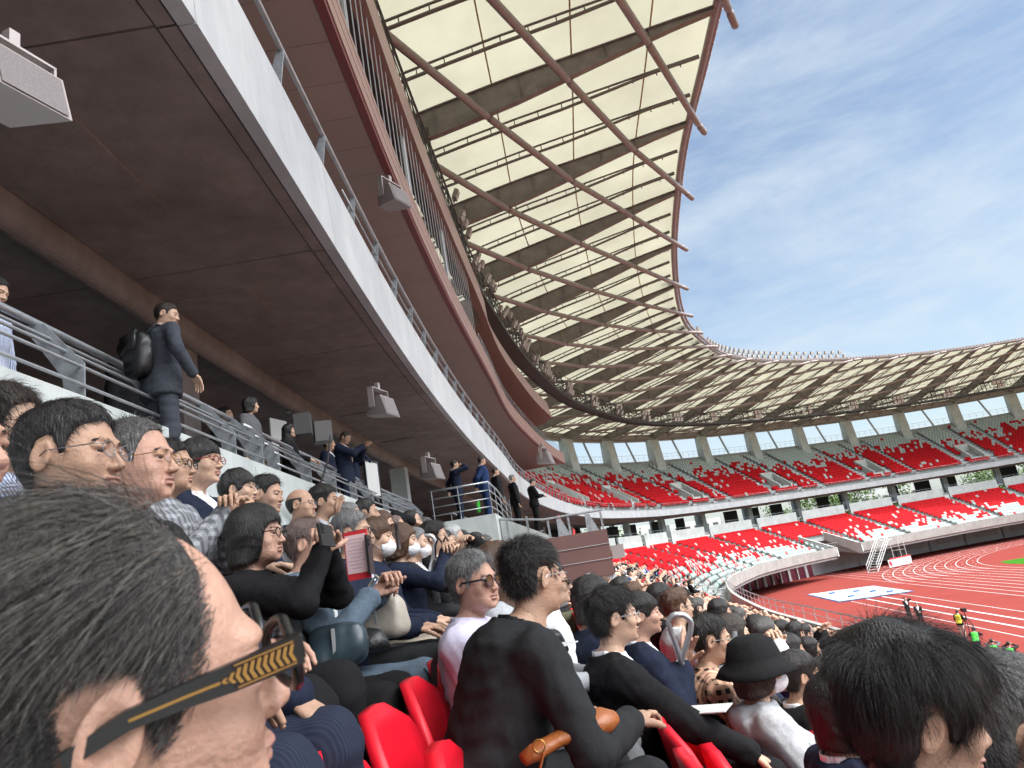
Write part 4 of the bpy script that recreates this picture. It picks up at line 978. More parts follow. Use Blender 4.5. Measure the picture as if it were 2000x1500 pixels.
# ---- hair
def hl_fun(pts):
    a=np.array(sorted(pts)); return lambda Y: np.interp(Y,a[:,0],a[:,1])
SHORT=[(-.13,-.055),(-.085,-.062),(-.05,-.05),(-.036,-.02),(-.03,.028),(.0,.034),(.012,.03),(.018,-.012),(.034,-.010),(.042,.03),(.055,.052),(.075,.066),(.09,.088),(.12,.12)]
HS={ # hairline, thickness top, thickness side, noise amp, noise freq, strand length, comb, lift, sides-under flag
 'short':(SHORT,.014,.007,.0035,60,.022,(0,.5,-.2),.5),
 'crop':(SHORT,.018,.004,.004,70,.026,(0,.25,.5),1.1),
 'fringe':([(-.13,-.075),(-.085,-.08),(-.05,-.07),(-.036,-.02),(-.03,.01),(.0,.016),(.012,.0),(.02,-.02),(.04,-.012),(.055,.016),(.08,.026),(.1,.034),(.13,.04)],.018,.012,.004,55,.035,(0,.9,-.5),.15),
 'part':([(a,b+ (.006 if a>.04 else 0)) for a,b in SHORT],.019,.008,.004,50,.035,(.7,-.2,0),.35),
 'wavy':([(a,b-(.012 if a<.0 else .004)) for a,b in SHORT],.024,.012,.007,48,.04,(.3,.4,0),.6),
 'bob':([(-.13,-.115),(-.085,-.12),(-.02,-.115),(.02,-.10),(.045,-.07),(.055,-.02),(.062,.02),(.08,.04),(.1,.052),(.13,.06)],.020,.017,.004,45,.03,(0,.2,-1),.12),
 'long':([(-.13,-.30),(-.085,-.30),(-.02,-.27),(.02,-.22),(.04,-.12),(.05,-.02),(.062,.03),(.08,.045),(.1,.056),(.13,.065)],.018,.016,.004,40,.03,(0,0,-1),.1),
 'bald':([(-.13,-.05),(-.085,-.055),(-.05,-.045),(-.036,-.02),(-.03,.028),(.0,.034),(.012,.03),(.018,-.002),(.03,.0),(.036,.03),(.04,.2),(.13,.2)],.004,.006,.001,60,.008,(0,-.3,-1),.1),
 'thin':([(a,b+(.02 if a>.05 else 0)) for a,b in SHORT],.012,.007,.003,80,.02,(0,-.8,.1),.3)}
HAIRM={}
LENF={}
NOSHELL={'fgfly','fgcurl'}
CROWN={'fgtop':.15}
ROOTS={'fgtop','fgfly'}
FRONT={k_:([-.05,-.02,.02,.05,.075,.10,.13],[.032,.036,.052,.060,.060,.052,.044]) for k_ in('fgtop','fgfly')}
WID={'fgtop':.34,'fgwave':.42}
def hair_mesh(style,h,nst,seed=1,detail=1.0):
    key=(style,h,nst,seed)
    if key in HAIRM: return HAIRM[key]
    pts,tt,ts,na,nf,sl_,comb,lift=HS[style]; zlo=-.33 if style=='long' else -.14
    X,Y,Z,o=grid((-.13,-.155,zlo),(.13,.14,.18),h); G=(X,Y,Z); hl=hl_fun(pts)
    up=np.clip((Z-.02)/.09,0,1)*(np.clip((np.interp(Z,*FRONT[style])-Y)/.06,0,1)**.6 if style in FRONT else 1); th=ts+(tt-ts)*up
    d=ell(G,(0,-.013,.030),(.0765,.100,.090))
    if style in('bob','long'):
        b=cap(G,(0,-.03,.03),(0,-.035,zlo+.06 if style=='long' else -.085),.094,.088 if style=='bob' else .105); d=smin(d,b*.9+.012,.02)
        d=smin(d,ell(G,(0,.0,.0),(.082,.085,.09)),.02)
    else: d=smin(d,ell(G,(0,-.01,-.02),(.068,.075,.07)),.02)
    d=d-th-na*noise3(G,nf,seed,2)
    if style=='bald': d=smax(d,(Z-.052-.25*np.abs(Y+.1)*0),.01)
    lim=hl(Y)-Z+.003*noise3(G,90,seed+5,1)
    if style in FRONT: lim=np.maximum(lim,Y-np.interp(Z,*FRONT[style]))
    d=smax(d,lim,.012)
    if style in('bob','long','fringe'): pass
    V,F=snet(d,o,h)
    if style in NOSHELL: V,F=V[:0],F[:0]
    if nst:
        r=np.random.RandomState(seed); 
        if style in ROOTS or style in NOSHELL:
            X,Y,Z,o=grid((-.09,-.13,-.1),(.09,.1,.14),.005); G=(X,Y,Z); d=smin(ell(G,(0,-.013,.030),(.0765,.100,.090)),ell(G,(0,-.01,-.02),(.068,.075,.07)),.02); V0,F0=snet(smin(d,ell(G,(0,.022,-.028),(.0655,.072,.088)),.03),o,.005)
        else: V0,F0=V,F
        offr=.022 if style=='fgfly' else (.036 if style=='fgcurl' else 0.)
        V0=V0+ (V0-np.array([0,-.013,.03]))/np.linalg.norm(V0-np.array([0,-.013,.03]),axis=1)[:,None]*offr*np.clip((V0[:,2:3]-.02)/.09,0,1)
        E1=V0[F0[:,1]]-V0[F0[:,0]]; E2=V0[F0[:,3]]-V0[F0[:,0]]; Nn=np.cross(E1,E2); L=np.linalg.norm(Nn,axis=1)+1e-12; Nn/=L[:,None]
        C=V0[F0].mean(1)
        if style in ROOTS: L=L*np.clip((C[:,2]-hl(C[:,1]))/.022,0,1)**1.2*(np.clip((np.interp(C[:,2],*FRONT[style])-C[:,1])/.02,0,1) if style in FRONT else 1)
        ear_=(np.abs(C[:,0])>.055)&(C[:,2]<(.095 if style=='fgwave' else .050))&(C[:,1]>-.045)&(C[:,1]<.03) if style not in('bob','long','fgtop') else np.zeros(len(C),bool)
        ok=(~ear_)&(C[:,2]>hl(C[:,1])+.004)&((C-np.array([0,-.01,.02]))*Nn).sum(1).__gt__(0); pr=L*ok; pr/=pr.sum()
        I=r.choice(len(F0),nst,p=pr); p=C[I]+r.normal(0,h*.4,(nst,3))-Nn[I]*(.003 if style not in ROOTS else -.0012); n=Nn[I]
        crown=np.array([0.01,-.07,.13]); fl=(p-crown)*CROWN.get(style,1.); fl-=n*(fl*n).sum(1)[:,None]; fl/=np.linalg.norm(fl,axis=1)[:,None]+1e-6; fl*=CROWN.get(style,1.)
        cb=np.array(comb)[None]-n*(n@np.array(comb))[:,None]
        clump=noise3((p[:,0],p[:,1],p[:,2]),45,seed+9,2)
        d0=fl*.75+cb*.9+n*lift*(.3+.7*r.rand(nst,1))+r.normal(0,.16,(nst,3)); d0+=np.cross(n,fl)*clump[:,None]*.6; d0/=np.linalg.norm(d0,axis=1)[:,None]
        ln=sl_*r.uniform(.6,1.5,nst)*(LENF[style](p) if style in LENF else 1); ns=4; P=[p]; dd=d0.copy()
        for k in range(ns):
            dd=dd-n*(.10 if style not in ROOTS else .02)*k+np.array([0,0,-.10])+r.normal(0,.06,dd.shape); dd/=np.linalg.norm(dd,axis=1)[:,None]; P.append(P[-1]+dd*(ln/ns)[:,None])
        P=np.stack(P,1); side=np.cross(dd,n+r.normal(0,.4,n.shape)); side/=np.linalg.norm(side,axis=1)[:,None]+1e-6
        w_=WID.get(style,1)*(.0007 if h<.007 else .0016)*r.uniform(.6,1.4,nst)/detail**.5
        SV=np.zeros((nst,ns+1,2,3),np.float32)
        for k in range(ns+1):
            ww=(w_*(1-.75*(k/ns)**2))[:,None]; SV[:,k,0]=P[:,k]-side*ww; SV[:,k,1]=P[:,k]+side*ww
        b=np.arange(nst)[:,None]*(2*(ns+1)); Q=np.concatenate([np.stack([b[:,0]+2*k,b[:,0]+2*k+1,b[:,0]+2*k+3,b[:,0]+2*k+2],1) for k in range(ns)])+len(V)
        V=np.vstack([V,SV.reshape(-1,3)]); F=np.vstack([F,Q])
    me=fast_mesh('hair',V,F,HR['k']); HAIRM[key]=me; return me
def brow_mesh(SX):
    r=np.random.RandomState(4); V=[];F=[];n=0
    for sx in (SX,):
        for i in range(70):
            t=r.rand(); x=.012+.036*t; z=.0165+.006*math.sin(t*2.6)+r.normal(0,.0016); y=.0985-.020*t**2+.001
            d=np.array([sx*1,-.3*t,.25-.6*t])*.0075; p=np.array([sx*x,y,z]); q=p+d; w_=np.array([0,0,.0007]); V+= [p-w_,p+w_,q+w_*.4,q-w_*.4]; F.append((n,n+1,n+2,n+3)); n+=4
    return fast_mesh('eyebrow',np.array(V),np.array(F),HR['k'],smooth=False)
ME_BROW=[brow_mesh(-1),brow_mesh(1)]
def glasses_mesh(kind):
    mb=MB(); rx,rz=(.0235,.0175) if kind!='sun' else (.026,.023); rr=.0011 if kind in('steel','gold') else .0022
    for sx in (-1,1):
        th=np.linspace(0,2*math.pi,17); P=[(sx*.0335+rx*math.cos(t)*(1 if abs(math.cos(t))<.7 else .97),.109-.004*abs(math.cos(t))-.0,-.002+rz*math.sin(t)) for t in th]
        mb.tube(P,rr,5,0,False); mb.add([(p[0],p[1]-.0004,p[2]) for p in P[:-1]],[tuple(range(16))],1)
        mb.tube([(sx*.057,.107,.006),(sx*.070,.098,.006),(sx*.083,.0,.004),(sx*.083,-.012,-.004)],rr*(1.2 if kind!='sun' else 2),5)
    mb.tube([(-.010,.1105,.002),(0,.113,.004),(.010,.1105,.002)],rr,5)
    o=mb.build('glasses',[{'steel':M_STEELF,'gold':M_GOLD,'black':M_GLFR,'red':M_GLRED,'sun':M_GLFR}[kind],M_LENS if kind=='sun' else M_CLEAR]); me=o.data; bpy.data.objects.remove(o); return me
GLM={k:glasses_mesh(k) for k in('steel','gold','black','red','sun')}
def mask_mesh():
    X,Y,Z,o=grid((-.09,.0,-.13),(.09,.14,.0),.005); G=(X,Y,Z)
    a=ell(G,(0,.045,-.06),(.066,.075,.058)); d=smax(np.maximum(a,-(a+.006)),-(Y-.035),.004); d=smax(d,Z+.018,.004)
    V,F=snet(d,o,.005); n=len(V); mb=MB(); mb.add(V,F.tolist())
    for sx in(-1,1): mb.tube([(sx*.058,.05,-.03),(sx*.078,.01,-.004)],.0012,4); mb.tube([(sx*.056,.05,-.085),(sx*.079,-.008,-.028)],.0012,4)
    ob=mb.build('face_mask',M_MASK,smooth=True); me=ob.data; bpy.data.objects.remove(ob); return me
ME_MASK=mask_mesh()
# ---- body
def v3(*a): return np.array(a,float)
def rotz(a): c,s=math.cos(a),math.sin(a); return np.array([[c,-s,0],[s,c,0],[0,0,1.]])
def rotx(a): c,s=math.cos(a),math.sin(a); return np.array([[1,0,0],[0,c,-s],[0,s,c]])
def roty(a): c,s=math.cos(a),math.sin(a); return np.array([[c,0,s],[0,1,0],[-s,0,c]])
def ik(a,c,l1,l2,pole):
    d=c-a; L=np.linalg.norm(d); L2=min(L,(l1+l2)*.995); d=d/L; c=a+d*L2
    x=(l1*l1-l2*l2+L2*L2)/(2*L2); y=math.sqrt(max(1e-6,l1*l1-x*x)); p=pole-d*(pole@d); p/=np.linalg.norm(p)+1e-9
    return a+d*x+p*y,c
def skeleton(stand=False,lean=.0,twist=0.,hyaw=0.,hpitch=0.,hroll=0.,hands=('lap','lap'),knee=.13,cross=False,sx=1.,female=False,feet=0.):
    J={}; hz_=.93 if stand else .52
    J['pel']=v3(0,0 if stand else -.06,hz_)
    Rt=rotz(twist)@rotx(-lean); J['Rt']=Rt
    up=lambda x,y,z: J['pel']+Rt@v3(x,y,z)
    sh=.175 if female else .195
    J['chest']=up(0,.0,.30); J['neck']=up(0,-.015,.51); 
    J['sL']=up(-sh+.006,-.01,.435); J['sR']=up(sh-.006,-.01,.435)
    Rh=rotz(hyaw)@rotx(hpitch)@roty(hroll); J['Rh']=Rh
    J['head']=J['neck']+rotz(twist)@v3(0,.024+lean*.05,.01)+Rh@v3(0,.022,.113)
    T={'lap':lambda s:(s*.10,.30,.14),'clasp':lambda s:(s*.035,.30,.17),'knee':lambda s:(s*.14,.40,.09),'phone':lambda s:(s*.045,.37,.60),'phonelow':lambda s:(s*.05,.36,.42),'clap':lambda s:(s*.03,.27,.38),
       'chin':lambda s:(s*.02,.13,.50),'side':lambda s:(s*.26,.03,-.10),'back':lambda s:(s*.05,-.19,.02),'rail':lambda s:(s*.16,.34,.12),'cam':lambda s:(s*.06,.20,.60),'arms':lambda s:(-s*.09,.19,.22),'fore':lambda s:(s*.02,.44,.16),'brow':lambda s:(s*.06,.16,.62)}
    for s,kk,hd in ((-1,'L',hands[0]),(1,'R',hands[1])):
        t=T[hd](s) if isinstance(hd,str) else hd
        w_=up(*t) if len(t)==3 else J['pel']+v3(*t[:3]); pole=Rt@v3(s*.8,-.5,-.7) if hd not in('back',) else Rt@v3(s*1,-.6,0)
        J['e'+kk],J['w'+kk]=ik(J['s'+kk],w_,.285,.255,pole)
    for s,kk in((-1,'L'),(1,'R')):
        J['h'+kk]=J['pel']+v3(s*.085,0,-.01)
        if stand:
            J['k'+kk]=v3(s*.10,.02,.49); J['a'+kk]=v3(s*(.11+feet),-.03,.08)
        else:
            J['k'+kk]=v3(s*knee,.40,.51); J['a'+kk]=v3(s*knee,.40+.02,.08)
            if cross and s>0: J['kR']=v3(-.02,.42,.60); J['aR']=v3(-.16,.60,.28)
    return J
def torso_sdf(G,J,grow=0.,fat=0.,female=False,z0=-.10,z1=.52,flare=0.):
    X,Y,Z=G; p=J['pel']; Rt=J['Rt']; Q=np.stack([X-p[0],Y-p[1],Z-p[2]],-1)@Rt   # into torso frame
    x,y,z=Q[...,0],Q[...,1],Q[...,2]
    zz=[-.12,0,.12,.24,.36,.42,.455,.49,.54]
    rx=[.180+flare,.178+flare,.163+.02*fat,.174+.01*fat,.186,.180,.142,.080,.055]; ry=[.132,.130,.110+.045*fat,.120+.03*fat,.122,.112,.094,.070,.055]
    if female: rx=[v*.92 for v in rx]; rx[1]+=.01
    yo=[0,0,.01+.02*fat,.012+.015*fat,.0,-.012,-.018,-.018,-.012]
    a=np.interp(z,zz,rx)+grow; b=np.interp(z,zz,ry)+grow; c=np.interp(z,zz,yo)
    k=(np.abs(x/a)**2.3+np.abs((y-c)/b)**2.3)**(1/2.3); d=(k-1)*np.minimum(a,b)*.9
    d=smax(d,z0-grow*.5-z,.03); d=smax(d,z-z1,.01)
    return d,(x,y,z)
def arms_sdf(G,J,g=0.,k=.03,cut=0):
    d=None
    for s in 'LR':
        a=cap(G,J['s'+s],J['e'+s],.055+g,.046+g); w_=J['w'+s]; e=J['e'+s]
        ww=e+(w_-e)*(1-cut); b=cap(G,e,ww,.045+g,.034+g*1.2)
        q=smin(a,b,.02); d=q if d is None else np.minimum(d,q)
    return d
def bounds(J,keys,m):
    P=np.array([J[k] for k in keys]); return P.min(0)-m,P.max(0)+m
def frame(fwd,pole):
    y=fwd/np.linalg.norm(fwd); z=pole-y*(pole@y); z/=np.linalg.norm(z)+1e-9; x=np.cross(y,z); return np.stack([x,y,z],1)
PC=[0]
def person(label,loc,rz,look=None,sk=None,group=None,h=.013,scale=1.0,cat='person',hres=.0045,nst=900,root=None,parts=True,palm=(None,None)):
    "builds a person with its feet (or seat tread) at loc, local +Y forward. returns root"
    L=dict(skin='a',hair='k',style='short',top='black',kind='suit',shirt='white',trs='black',tie=None,gl=None,mask=False,female=False,age=0,fat=0.,shoe='black',hand='relax',seed=PC[0]%5,vest=None,hat=None,glm=None)
    L.update(look or {}); PC[0]+=1; S=dict(sk or {}); S['female']=L['female']; J=skeleton(**S); stand=S.get('stand',False); fem=L['female']; fat=L['fat']; seed=PC[0]
    r=empty('person',loc,rz,label,cat,group); r.scale=(scale,)*3
    # body: one mesh of torso, limbs, hands, neck and head
    hb=max(h*1.8,.02); lo,hi=bounds(J,['pel','neck','sL','sR','eL','eR','wL','wR','kL','kR','aL','aR'],.14); lo[2]=-.02
    X,Y,Z,o=grid(lo,hi,hb); G=(X,Y,Z)
    d,_=torso_sdf(G,J,-.012,fat,fem); d=smin(d,arms_sdf(G,J,-.010),.03)
    for s in 'LR': d=smin(d,smin(cap(G,J['h'+s],J['k'+s],.078,.052),cap(G,J['k'+s],J['a'+s],.050,.034),.02),.03)
    d=smin(d,cap(G,J['neck']-v3(0,0,.05),J['head']+J['Rh']@v3(0,-.02,-.07),.047 if not fem else .041,.044 if not fem else .039),.03)
    V,F=snet(d,o,hb); MI=[np.zeros(len(F),int)]; VV=[V];FF=[F];n=len(V)
    rs_=np.random.RandomState(seed*7+3); hsv=(v3(1,1,1) if nst==0 and h<.02 else v3(*(.905+.045*rs_.uniform(-1,1,3)))); J['hs']=hsv
    hv,hf,hm=head_mesh('f' if fem else 'm',L['age'],round(fat,1),hres)
    VV.append((hv*hsv)@J['Rh'].T+J['head']); FF.append(hf+n); MI.append(hm); n+=len(hv)
    hk=L['hand'] if isinstance(L['hand'],(tuple,list)) else (L['hand'],)*2
    for i,s in enumerate('LR'):
        a,b=hand_mesh(hk[i],.0045 if h<.02 else .008); a=a.copy(); 
        if s=='L': a[:,0]*=-1; b=b[:,::-1]
        fw=J['w'+s]-J['e'+s]
        pl=palm[i] if palm[i] is not None else (v3(0,0,1) if abs((fw/np.linalg.norm(fw))[2])<.75 else (v3(0,-1,0)))
        Fm=frame(fw,np.array(pl,float)); 
        VV.append(a@Fm.T+J['w'+s]+fw/np.linalg.norm(fw)*.0); FF.append(b+n); MI.append(np.zeros(len(b),int)); n+=len(a)
    me=fast_mesh('body',np.vstack(VV),np.vstack(FF),[SK[L['skin']],M_LIP,M_EYEW,M_IRIS],np.concatenate(MI)); bo=link('body',me,r)
    # trousers / skirt
    lo,hi=bounds(J,['pel','hL','hR','kL','kR','aL','aR'],.15); X,Y,Z,o=grid(lo,hi,h); G=(X,Y,Z)
    d,_=torso_sdf(G,J,.004,fat*.5,fem,z0=-.1,z1=.12)
    for s in 'LR': d=smin(d,smin(cap(G,J['h'+s],J['k'+s],.092,.070),cap(G,J['k'+s],J['a'+s]+v3(0,0,.02),.068,.058),.03),.025)
    d+=.0035*noise3(G,38,seed,2)+.002*np.sin(90*Z+20*X); d=np.maximum(d,.075-Z)
    V,F=snet(d,o,h); link('trousers' ,fast_mesh('trousers',V,F,CL[L['trs']]),r)
    mb=MB()
    for s in 'LR':
        a=J['a'+s]; fwd=v3(0,1,0) if not (S.get('cross') and s=='R') else v3(-.3,.8,-.4)
        mb.tube([a-fwd*.07+v3(0,0,-.035),a-fwd*.03+v3(0,0,-.03),a+fwd*.06+v3(0,0,-.045),a+fwd*.15+v3(0,0,-.055),a+fwd*.19+v3(0,0,-.058)],[.03,.045,.043,.04,.018],8,flat=.85)
    mb.build('shoes',M_LEATHK if L['shoe']=='black' else CL[L['shoe']],r,smooth=True)
    # top
    lo,hi=bounds(J,['pel','neck','sL','sR','eL','eR','wL','wR'],.17); lo[2]=J['pel'][2]-.2; X,Y,Z,o=grid(lo,hi,h); G=(X,Y,Z)
    suit=L['kind']=='suit'; g=.014 if L['kind'] in('suit','hoodie') else .007
    t,(x,y,z)=torso_sdf(G,J,g,fat,fem,z0=-.14 if suit else -.06,z1=.50,flare=.012 if suit else 0)
    a=arms_sdf(G,J,g*.8+ (.006 if L['kind']=='hoodie' else 0),cut=.02); d=smin(t,a,.035)
    d=smin(d,np.minimum(cap(G,J['sL']-v3(0,0,.01),J['neck']-v3(0,0,.035),.050+g,.056),cap(G,J['sR']-v3(0,0,.01),J['neck']-v3(0,0,.035),.050+g,.056)),.03)
    if L['kind']=='hoodie': d=smin(d,ell((x,y,z),(0,-.085,.45),(.11,.06,.055)),.02)
    d+=.0042*noise3(G,34,seed+3,2)+.0018*np.sin(85*z+25*x+6*np.sin(30*y))
    nr=np.sqrt(x**2+(y+.01)**2)
    if suit:
        zb_=.20; wv=.012+.075*np.clip((z-zb_)/.28,0,1); vcut=np.maximum(np.abs(x)-wv,np.maximum(.02-y,zb_-z)); lap=np.clip(1-np.abs(vcut-.016)/.016,0,1)*(y>.03)*(z<.47); d=d-.005*(lap>.02); d=smax(d,-vcut,.004)
        d=smax(d,-np.maximum(nr-.062,.40-z),.006)
        cb_=np.maximum(np.maximum(np.abs(np.sqrt(x**2+((y+.014)/1.1)**2)-.0725-.15*np.clip(.49-z,0,.06))-.006,.40-z),np.maximum(z-.507+.5*np.clip(y+.03,0,1),y-.05)); d=smin(d,cb_,.006)
    else: d=smax(d,-np.maximum(nr-.056,.455-z),.006)
    V,F=snet(d,o,h); top=link({'suit':'jacket','shirt':'shirt','hoodie':'hooded_top','cardigan':'cardigan'}[L['kind']],fast_mesh('top',V,F,CL[L['top']]),r)
    # shirt with standing collar, and tie
    if suit or L['kind'] in('shirt',):
        hh=min(h,.009); ctr=J['pel']+J['Rt']@v3(0,0,.4); X,Y,Z,o=grid(ctr-v3(.15,.17,.24),ctr+v3(.15,.17,.19),hh); G=(X,Y,Z)
        t,(x,y,z)=torso_sdf(G,J,.003,fat,fem,z0=.1,z1=.485); nr=np.sqrt((x/1.0)**2+((y+.012)/1.08)**2)
        rcol=(.060 if not fem else .052)+.02*np.clip((.49-z)/.06,0,1)
        col=np.maximum(np.maximum(np.abs(nr-rcol)-.0045,.43-z),z-(.522-.25*np.clip(y+.03,0,.1))); col=np.maximum(col,-(np.maximum(np.abs(x)-.3*np.clip(.525-z,0,.05)-.004,.03-y)))
        d=smin(t,col,.004) if suit else col
        V,F=snet(d,o,hh)
        if len(F): link('shirt' if suit else 'collar',fast_mesh('shirt',V,F,CL[L['shirt'] if suit else L['top']]),r)
        if suit and h<.015:
            mb=MB()
            for s_ in 'LR':
                w_=J['w'+s_]; d_=(w_-J['e'+s_]); d_/=np.linalg.norm(d_); mb.tube([w_-d_*.03,w_+d_*.004],[.036,.035],12)
            mb.build('shirt_cuffs',CL[L['shirt']],r,smooth=True)
        if L['tie']:
            mb=MB(); up=lambda x,y,z:J['pel']+J['Rt']@v3(x,y,z); 
            P=[up(0,.075,.475),up(0,.095,.45),up(0,.128,.38),up(0,.142,.30),up(0,.14,.2)]; mb.tube(P,[.014,.018,.022,.028,.03],6,flat=.25); mb.build('tie',CL[L['tie']],r)
    if L['vest']:
        X,Y,Z,o=grid(lo,hi,h); G=(X,Y,Z); t,(x,y,z)=torso_sdf(G,J,g+.012,fat,fem,z0=-.04,z1=.47); t=smax(t,-np.maximum(np.abs(x)-.05-.0*z,np.maximum(.30-z,.0-y)),.004); t=np.maximum(t,np.abs(x)-.165)
        V,F=snet(t,o,h); link('vest',fast_mesh('vest',V,F,CL[L['vest']]),r)
    # hair, brows, glasses, mask
    Mh=Matrix([list(J['Rh'][i]*hsv)+[float(J['head'][i])] for i in range(3)]+[[0,0,0,1]]); J['M']=Mh
    def onhead(nm,me,m=None):
        o_=link(nm,me,r); o_.matrix_local=Mh
        if m: o_.material_slots[0].link='OBJECT'; o_.material_slots[0].material=m
        return o_
    if L['style']: hm_=onhead('hair',hair_mesh(L['style'],.0065 if h<.02 else .009,nst,L['seed']),HR[L['hair']])
    if nst>200:
        for b_ in ME_BROW: onhead('eyebrow',b_,HR[L['hair'] if L['hair'] not in 'rbw' else 'd'])
    if L['gl']: onhead('glasses',GLM[L['gl']])
    if L['mask']: onhead('face_mask',ME_MASK)
    r['_h']=0; del r['_h']
    return r,J
def place(label,px,py,d,k,face,look,sk=None,group='spectators seated near the camera',zt=None,**kw):
    "seat a person so that the middle of the head shows at photo pixel px,py at depth d; k = row; face = heading of the legs in degrees (0=+Y, -90 = field)"
    P=np.array(pix(px,py,d)); S=dict(sk or {}); L=look or {}
    S2=dict(S); S2['female']=L.get('female',False); J=skeleton(**S2)
    tr=rowz(k) if zt is None else zt
    sc_=(P[2]-tr)/J['head'][2]
    if d>2.0: sc_=min(1.13,max(.88,sc_))
    rz=R(face); off=rotz(rz)@(J['head']*sc_); x,y=P[0]-off[0],P[1]-off[1]; z=P[2]-off[2]
    if abs(z-tr)>.04: print('place',label[:40],'z gap',round(z-tr,2))
    return person(label,(x,y,z),rz,look,S,group,scale=sc_,**kw)
# ---------------------------------------------------------------- the near spectators, placed by where each head shows
F0=-84
def thing(mb,name,mats,label,cat,group=None,loc=(0,0,0),smooth=False):
    o=mb.build(name,mats,None,smooth,loc=loc); tag(o,label,cat,group); return o
def phone(px,py,d,label,tilt=0.,face=-84,wide=False,cover=None):
    c=pix(px,py,d); r=empty('phone',tuple(c),R(face),label,'phone','phones held up by spectators')
    w_,h_=(.074,.152) if not wide else (.152,.074)
    mb=MB(); mb.box((0,0,0),(w_,.009,h_)); mb.box((w_*.28,.006,h_*.3),(.026,.004,.03)); b=mb.build('case',cover or M_BLACK,r)
    mb=MB(); mb.box((0,-.0052,0),(w_*.93,.001,h_*.95)); mb.build('screen',M_SCREEN,r)
    mb=MB(); 
    for k in range(2): mb.tube([(w_*.28,.008,h_*(.26+.1*k)),(w_*.28,.0095,h_*(.26+.1*k))],.005,8)
    mb.build('camera_lens',M_GLFR,r); r.rotation_euler=(tilt,0,R(face)); return r
k0='spectators in the back row against the wall'; k1='spectators in the second row'; k2='spectators in the camera row'; k3='spectators in the rows in front'
PL=place
PL('man half out of frame at the left edge with his face in profile',-128,880,1.02,1,F0,dict(style='wavy',skin='c',kind='shirt',top='stripe',trs='char'),dict(hyaw=.05),k1,h=.012,nst=1500)
PL('dark haired man in a striped shirt behind the man at the left edge',12,835,1.75,0,F0,dict(style='wavy',kind='shirt',top='stripe',hair='d'),dict(hyaw=.1),k0,nst=2500)
PL('dark haired man in thin steel glasses sitting behind the close head, navy pinstripe trousers',138,895,1.6,1,F0,dict(style='short',hair='k',skin='b',gl='steel',kind='suit',top='navy',trs='pin',fat=.3,hand='relax'),dict(hyaw=.02,hands=('knee','lap')),k1,h=.011,nst=4500,hres=.0035)
PL('older man with receding spiky hair and gold glasses next to the steel-glasses man',263,905,2.1,1,F0,dict(style='thin',hair='s',skin='c',gl='gold',age=1,top='char'),dict(hyaw=.02,hands=('lap','lap')),k1,h=.012,nst=2500,hres=.0038)
PL('man in a grey checked shirt with clasped hands and cropped hair in the back row',330,914,2.95,0,F0,dict(style='crop',gl='black',skin='b',kind='shirt',top='gplaid',age=1,hand='hold'),dict(hands=((-.02,.26,.40),(.03,.26,.40)),hyaw=.05),k0,h=.012,nst=1800)
PL('man with a black bowl haircut and red glasses in a dark suit',389,905,3.4,0,F0,dict(style='fringe',gl='red',top='navy'),dict(hyaw=-.05),k0,h=.012,nst=1600)
PL('man in a light blue shirt with straight black hair and thin glasses',466,957,3.8,0,F0,dict(style='fringe',gl='steel',kind='shirt',top='sky',skin='a'),dict(hyaw=.1),k0,h=.012,nst=1600)
PL('young man with short spiky hair next to the light blue shirt',521,968,4.2,0,F0,dict(style='crop',kind='shirt',top='grey',skin='b'),dict(hyaw=-.1,hpitch=-.1),k0,nst=1500)
PL('bald man with glasses and a dark suit in the back row',588,987,4.65,0,F0,dict(style='bald',gl='steel',age=1,fat=.7,skin='b',top='navy'),dict(hyaw=-.05),k0,nst=400)
PL('young man with thick wavy black hair resting his chin on his hand',634,980,5.1,0,F0,dict(style='wavy',kind='shirt',top='lgrey',skin='b'),dict(hands=('lap','chin'),hyaw=.05,lean=.1),k0,nst=1500)
bk=[(683,1008,5.7,'short','g','grey haired man in black just past the wavy haired man',{}),(716,1003,6.1,'part','k','man with slick black hair and shaved sides in the back row',dict(skin='b')),(748,1022,6.4,'long','b','woman with long reddish brown hair in the back row',dict(female=True)),
(773,1028,6.9,'thin','r','man with thinning brown hair beyond the woman with long brown hair',dict(skin='c')),(805,1018,7.3,'thin','k','balding man in glasses holding a hand to his ear below the railing',dict(gl='steel')),(833,1030,7.9,'short','s','man with salt and pepper hair near the end of the concrete wall',{}),(868,1042,8.8,'short','w','white haired man in glasses near the end of the back row',dict(gl='steel',age=1))]
for x,y,d,st_,hc,lb,ex in bk:
    l=dict(style=st_,hair=hc,top='black',kind='suit'); l.update(ex); PL(lb,x,y,d,0,F0,l,dict(hyaw=.1,hands=('lap','lap' if 'ear' not in lb else (.1,.05,.62))),k0,h=.018,nst=500,hres=.006)
# second row
PL('woman with a black bob and glasses in a black jacket filming with her phone',503,1047,2.65,1,F0,dict(style='bob',female=True,gl='black',skin='c',kind='cardigan',top='black',trs='black',hand='hold',fat=.5,age=1),dict(hands=((-.0,.29,.55),(.05,.28,.53)),hyaw=-.05),k1,h=.011,nst=4500,hres=.0038)
PL('elderly man with faded brown hair in a blue-grey suit raising a phone in both hands',600,1064,3.1,1,F0,dict(style='part',hair='r',age=1,skin='c',top='slate',trs='slate',hand='hold'),dict(hands=((-.05,.34,.40),(.05,.30,.36)),hyaw=.1),k1,h=.011,nst=3000,hres=.004)
PL('man with swept back grey hair and dark glasses in a navy suit',689,1042,3.65,1,F0,dict(style='part',hair='g',gl='black',age=1,skin='b',top='navy',trs='char',shirt='stripe'),dict(hyaw=0),k1,h=.012,nst=2500,hres=.004)
PL('woman with short brown hair, white face mask and beige trousers',736,1052,4.15,1,F0,dict(style='fringe',hair='b',female=True,kind='cardigan',top='navy',trs='beige',mask=True),dict(hyaw=.0),k1,nst=1500)
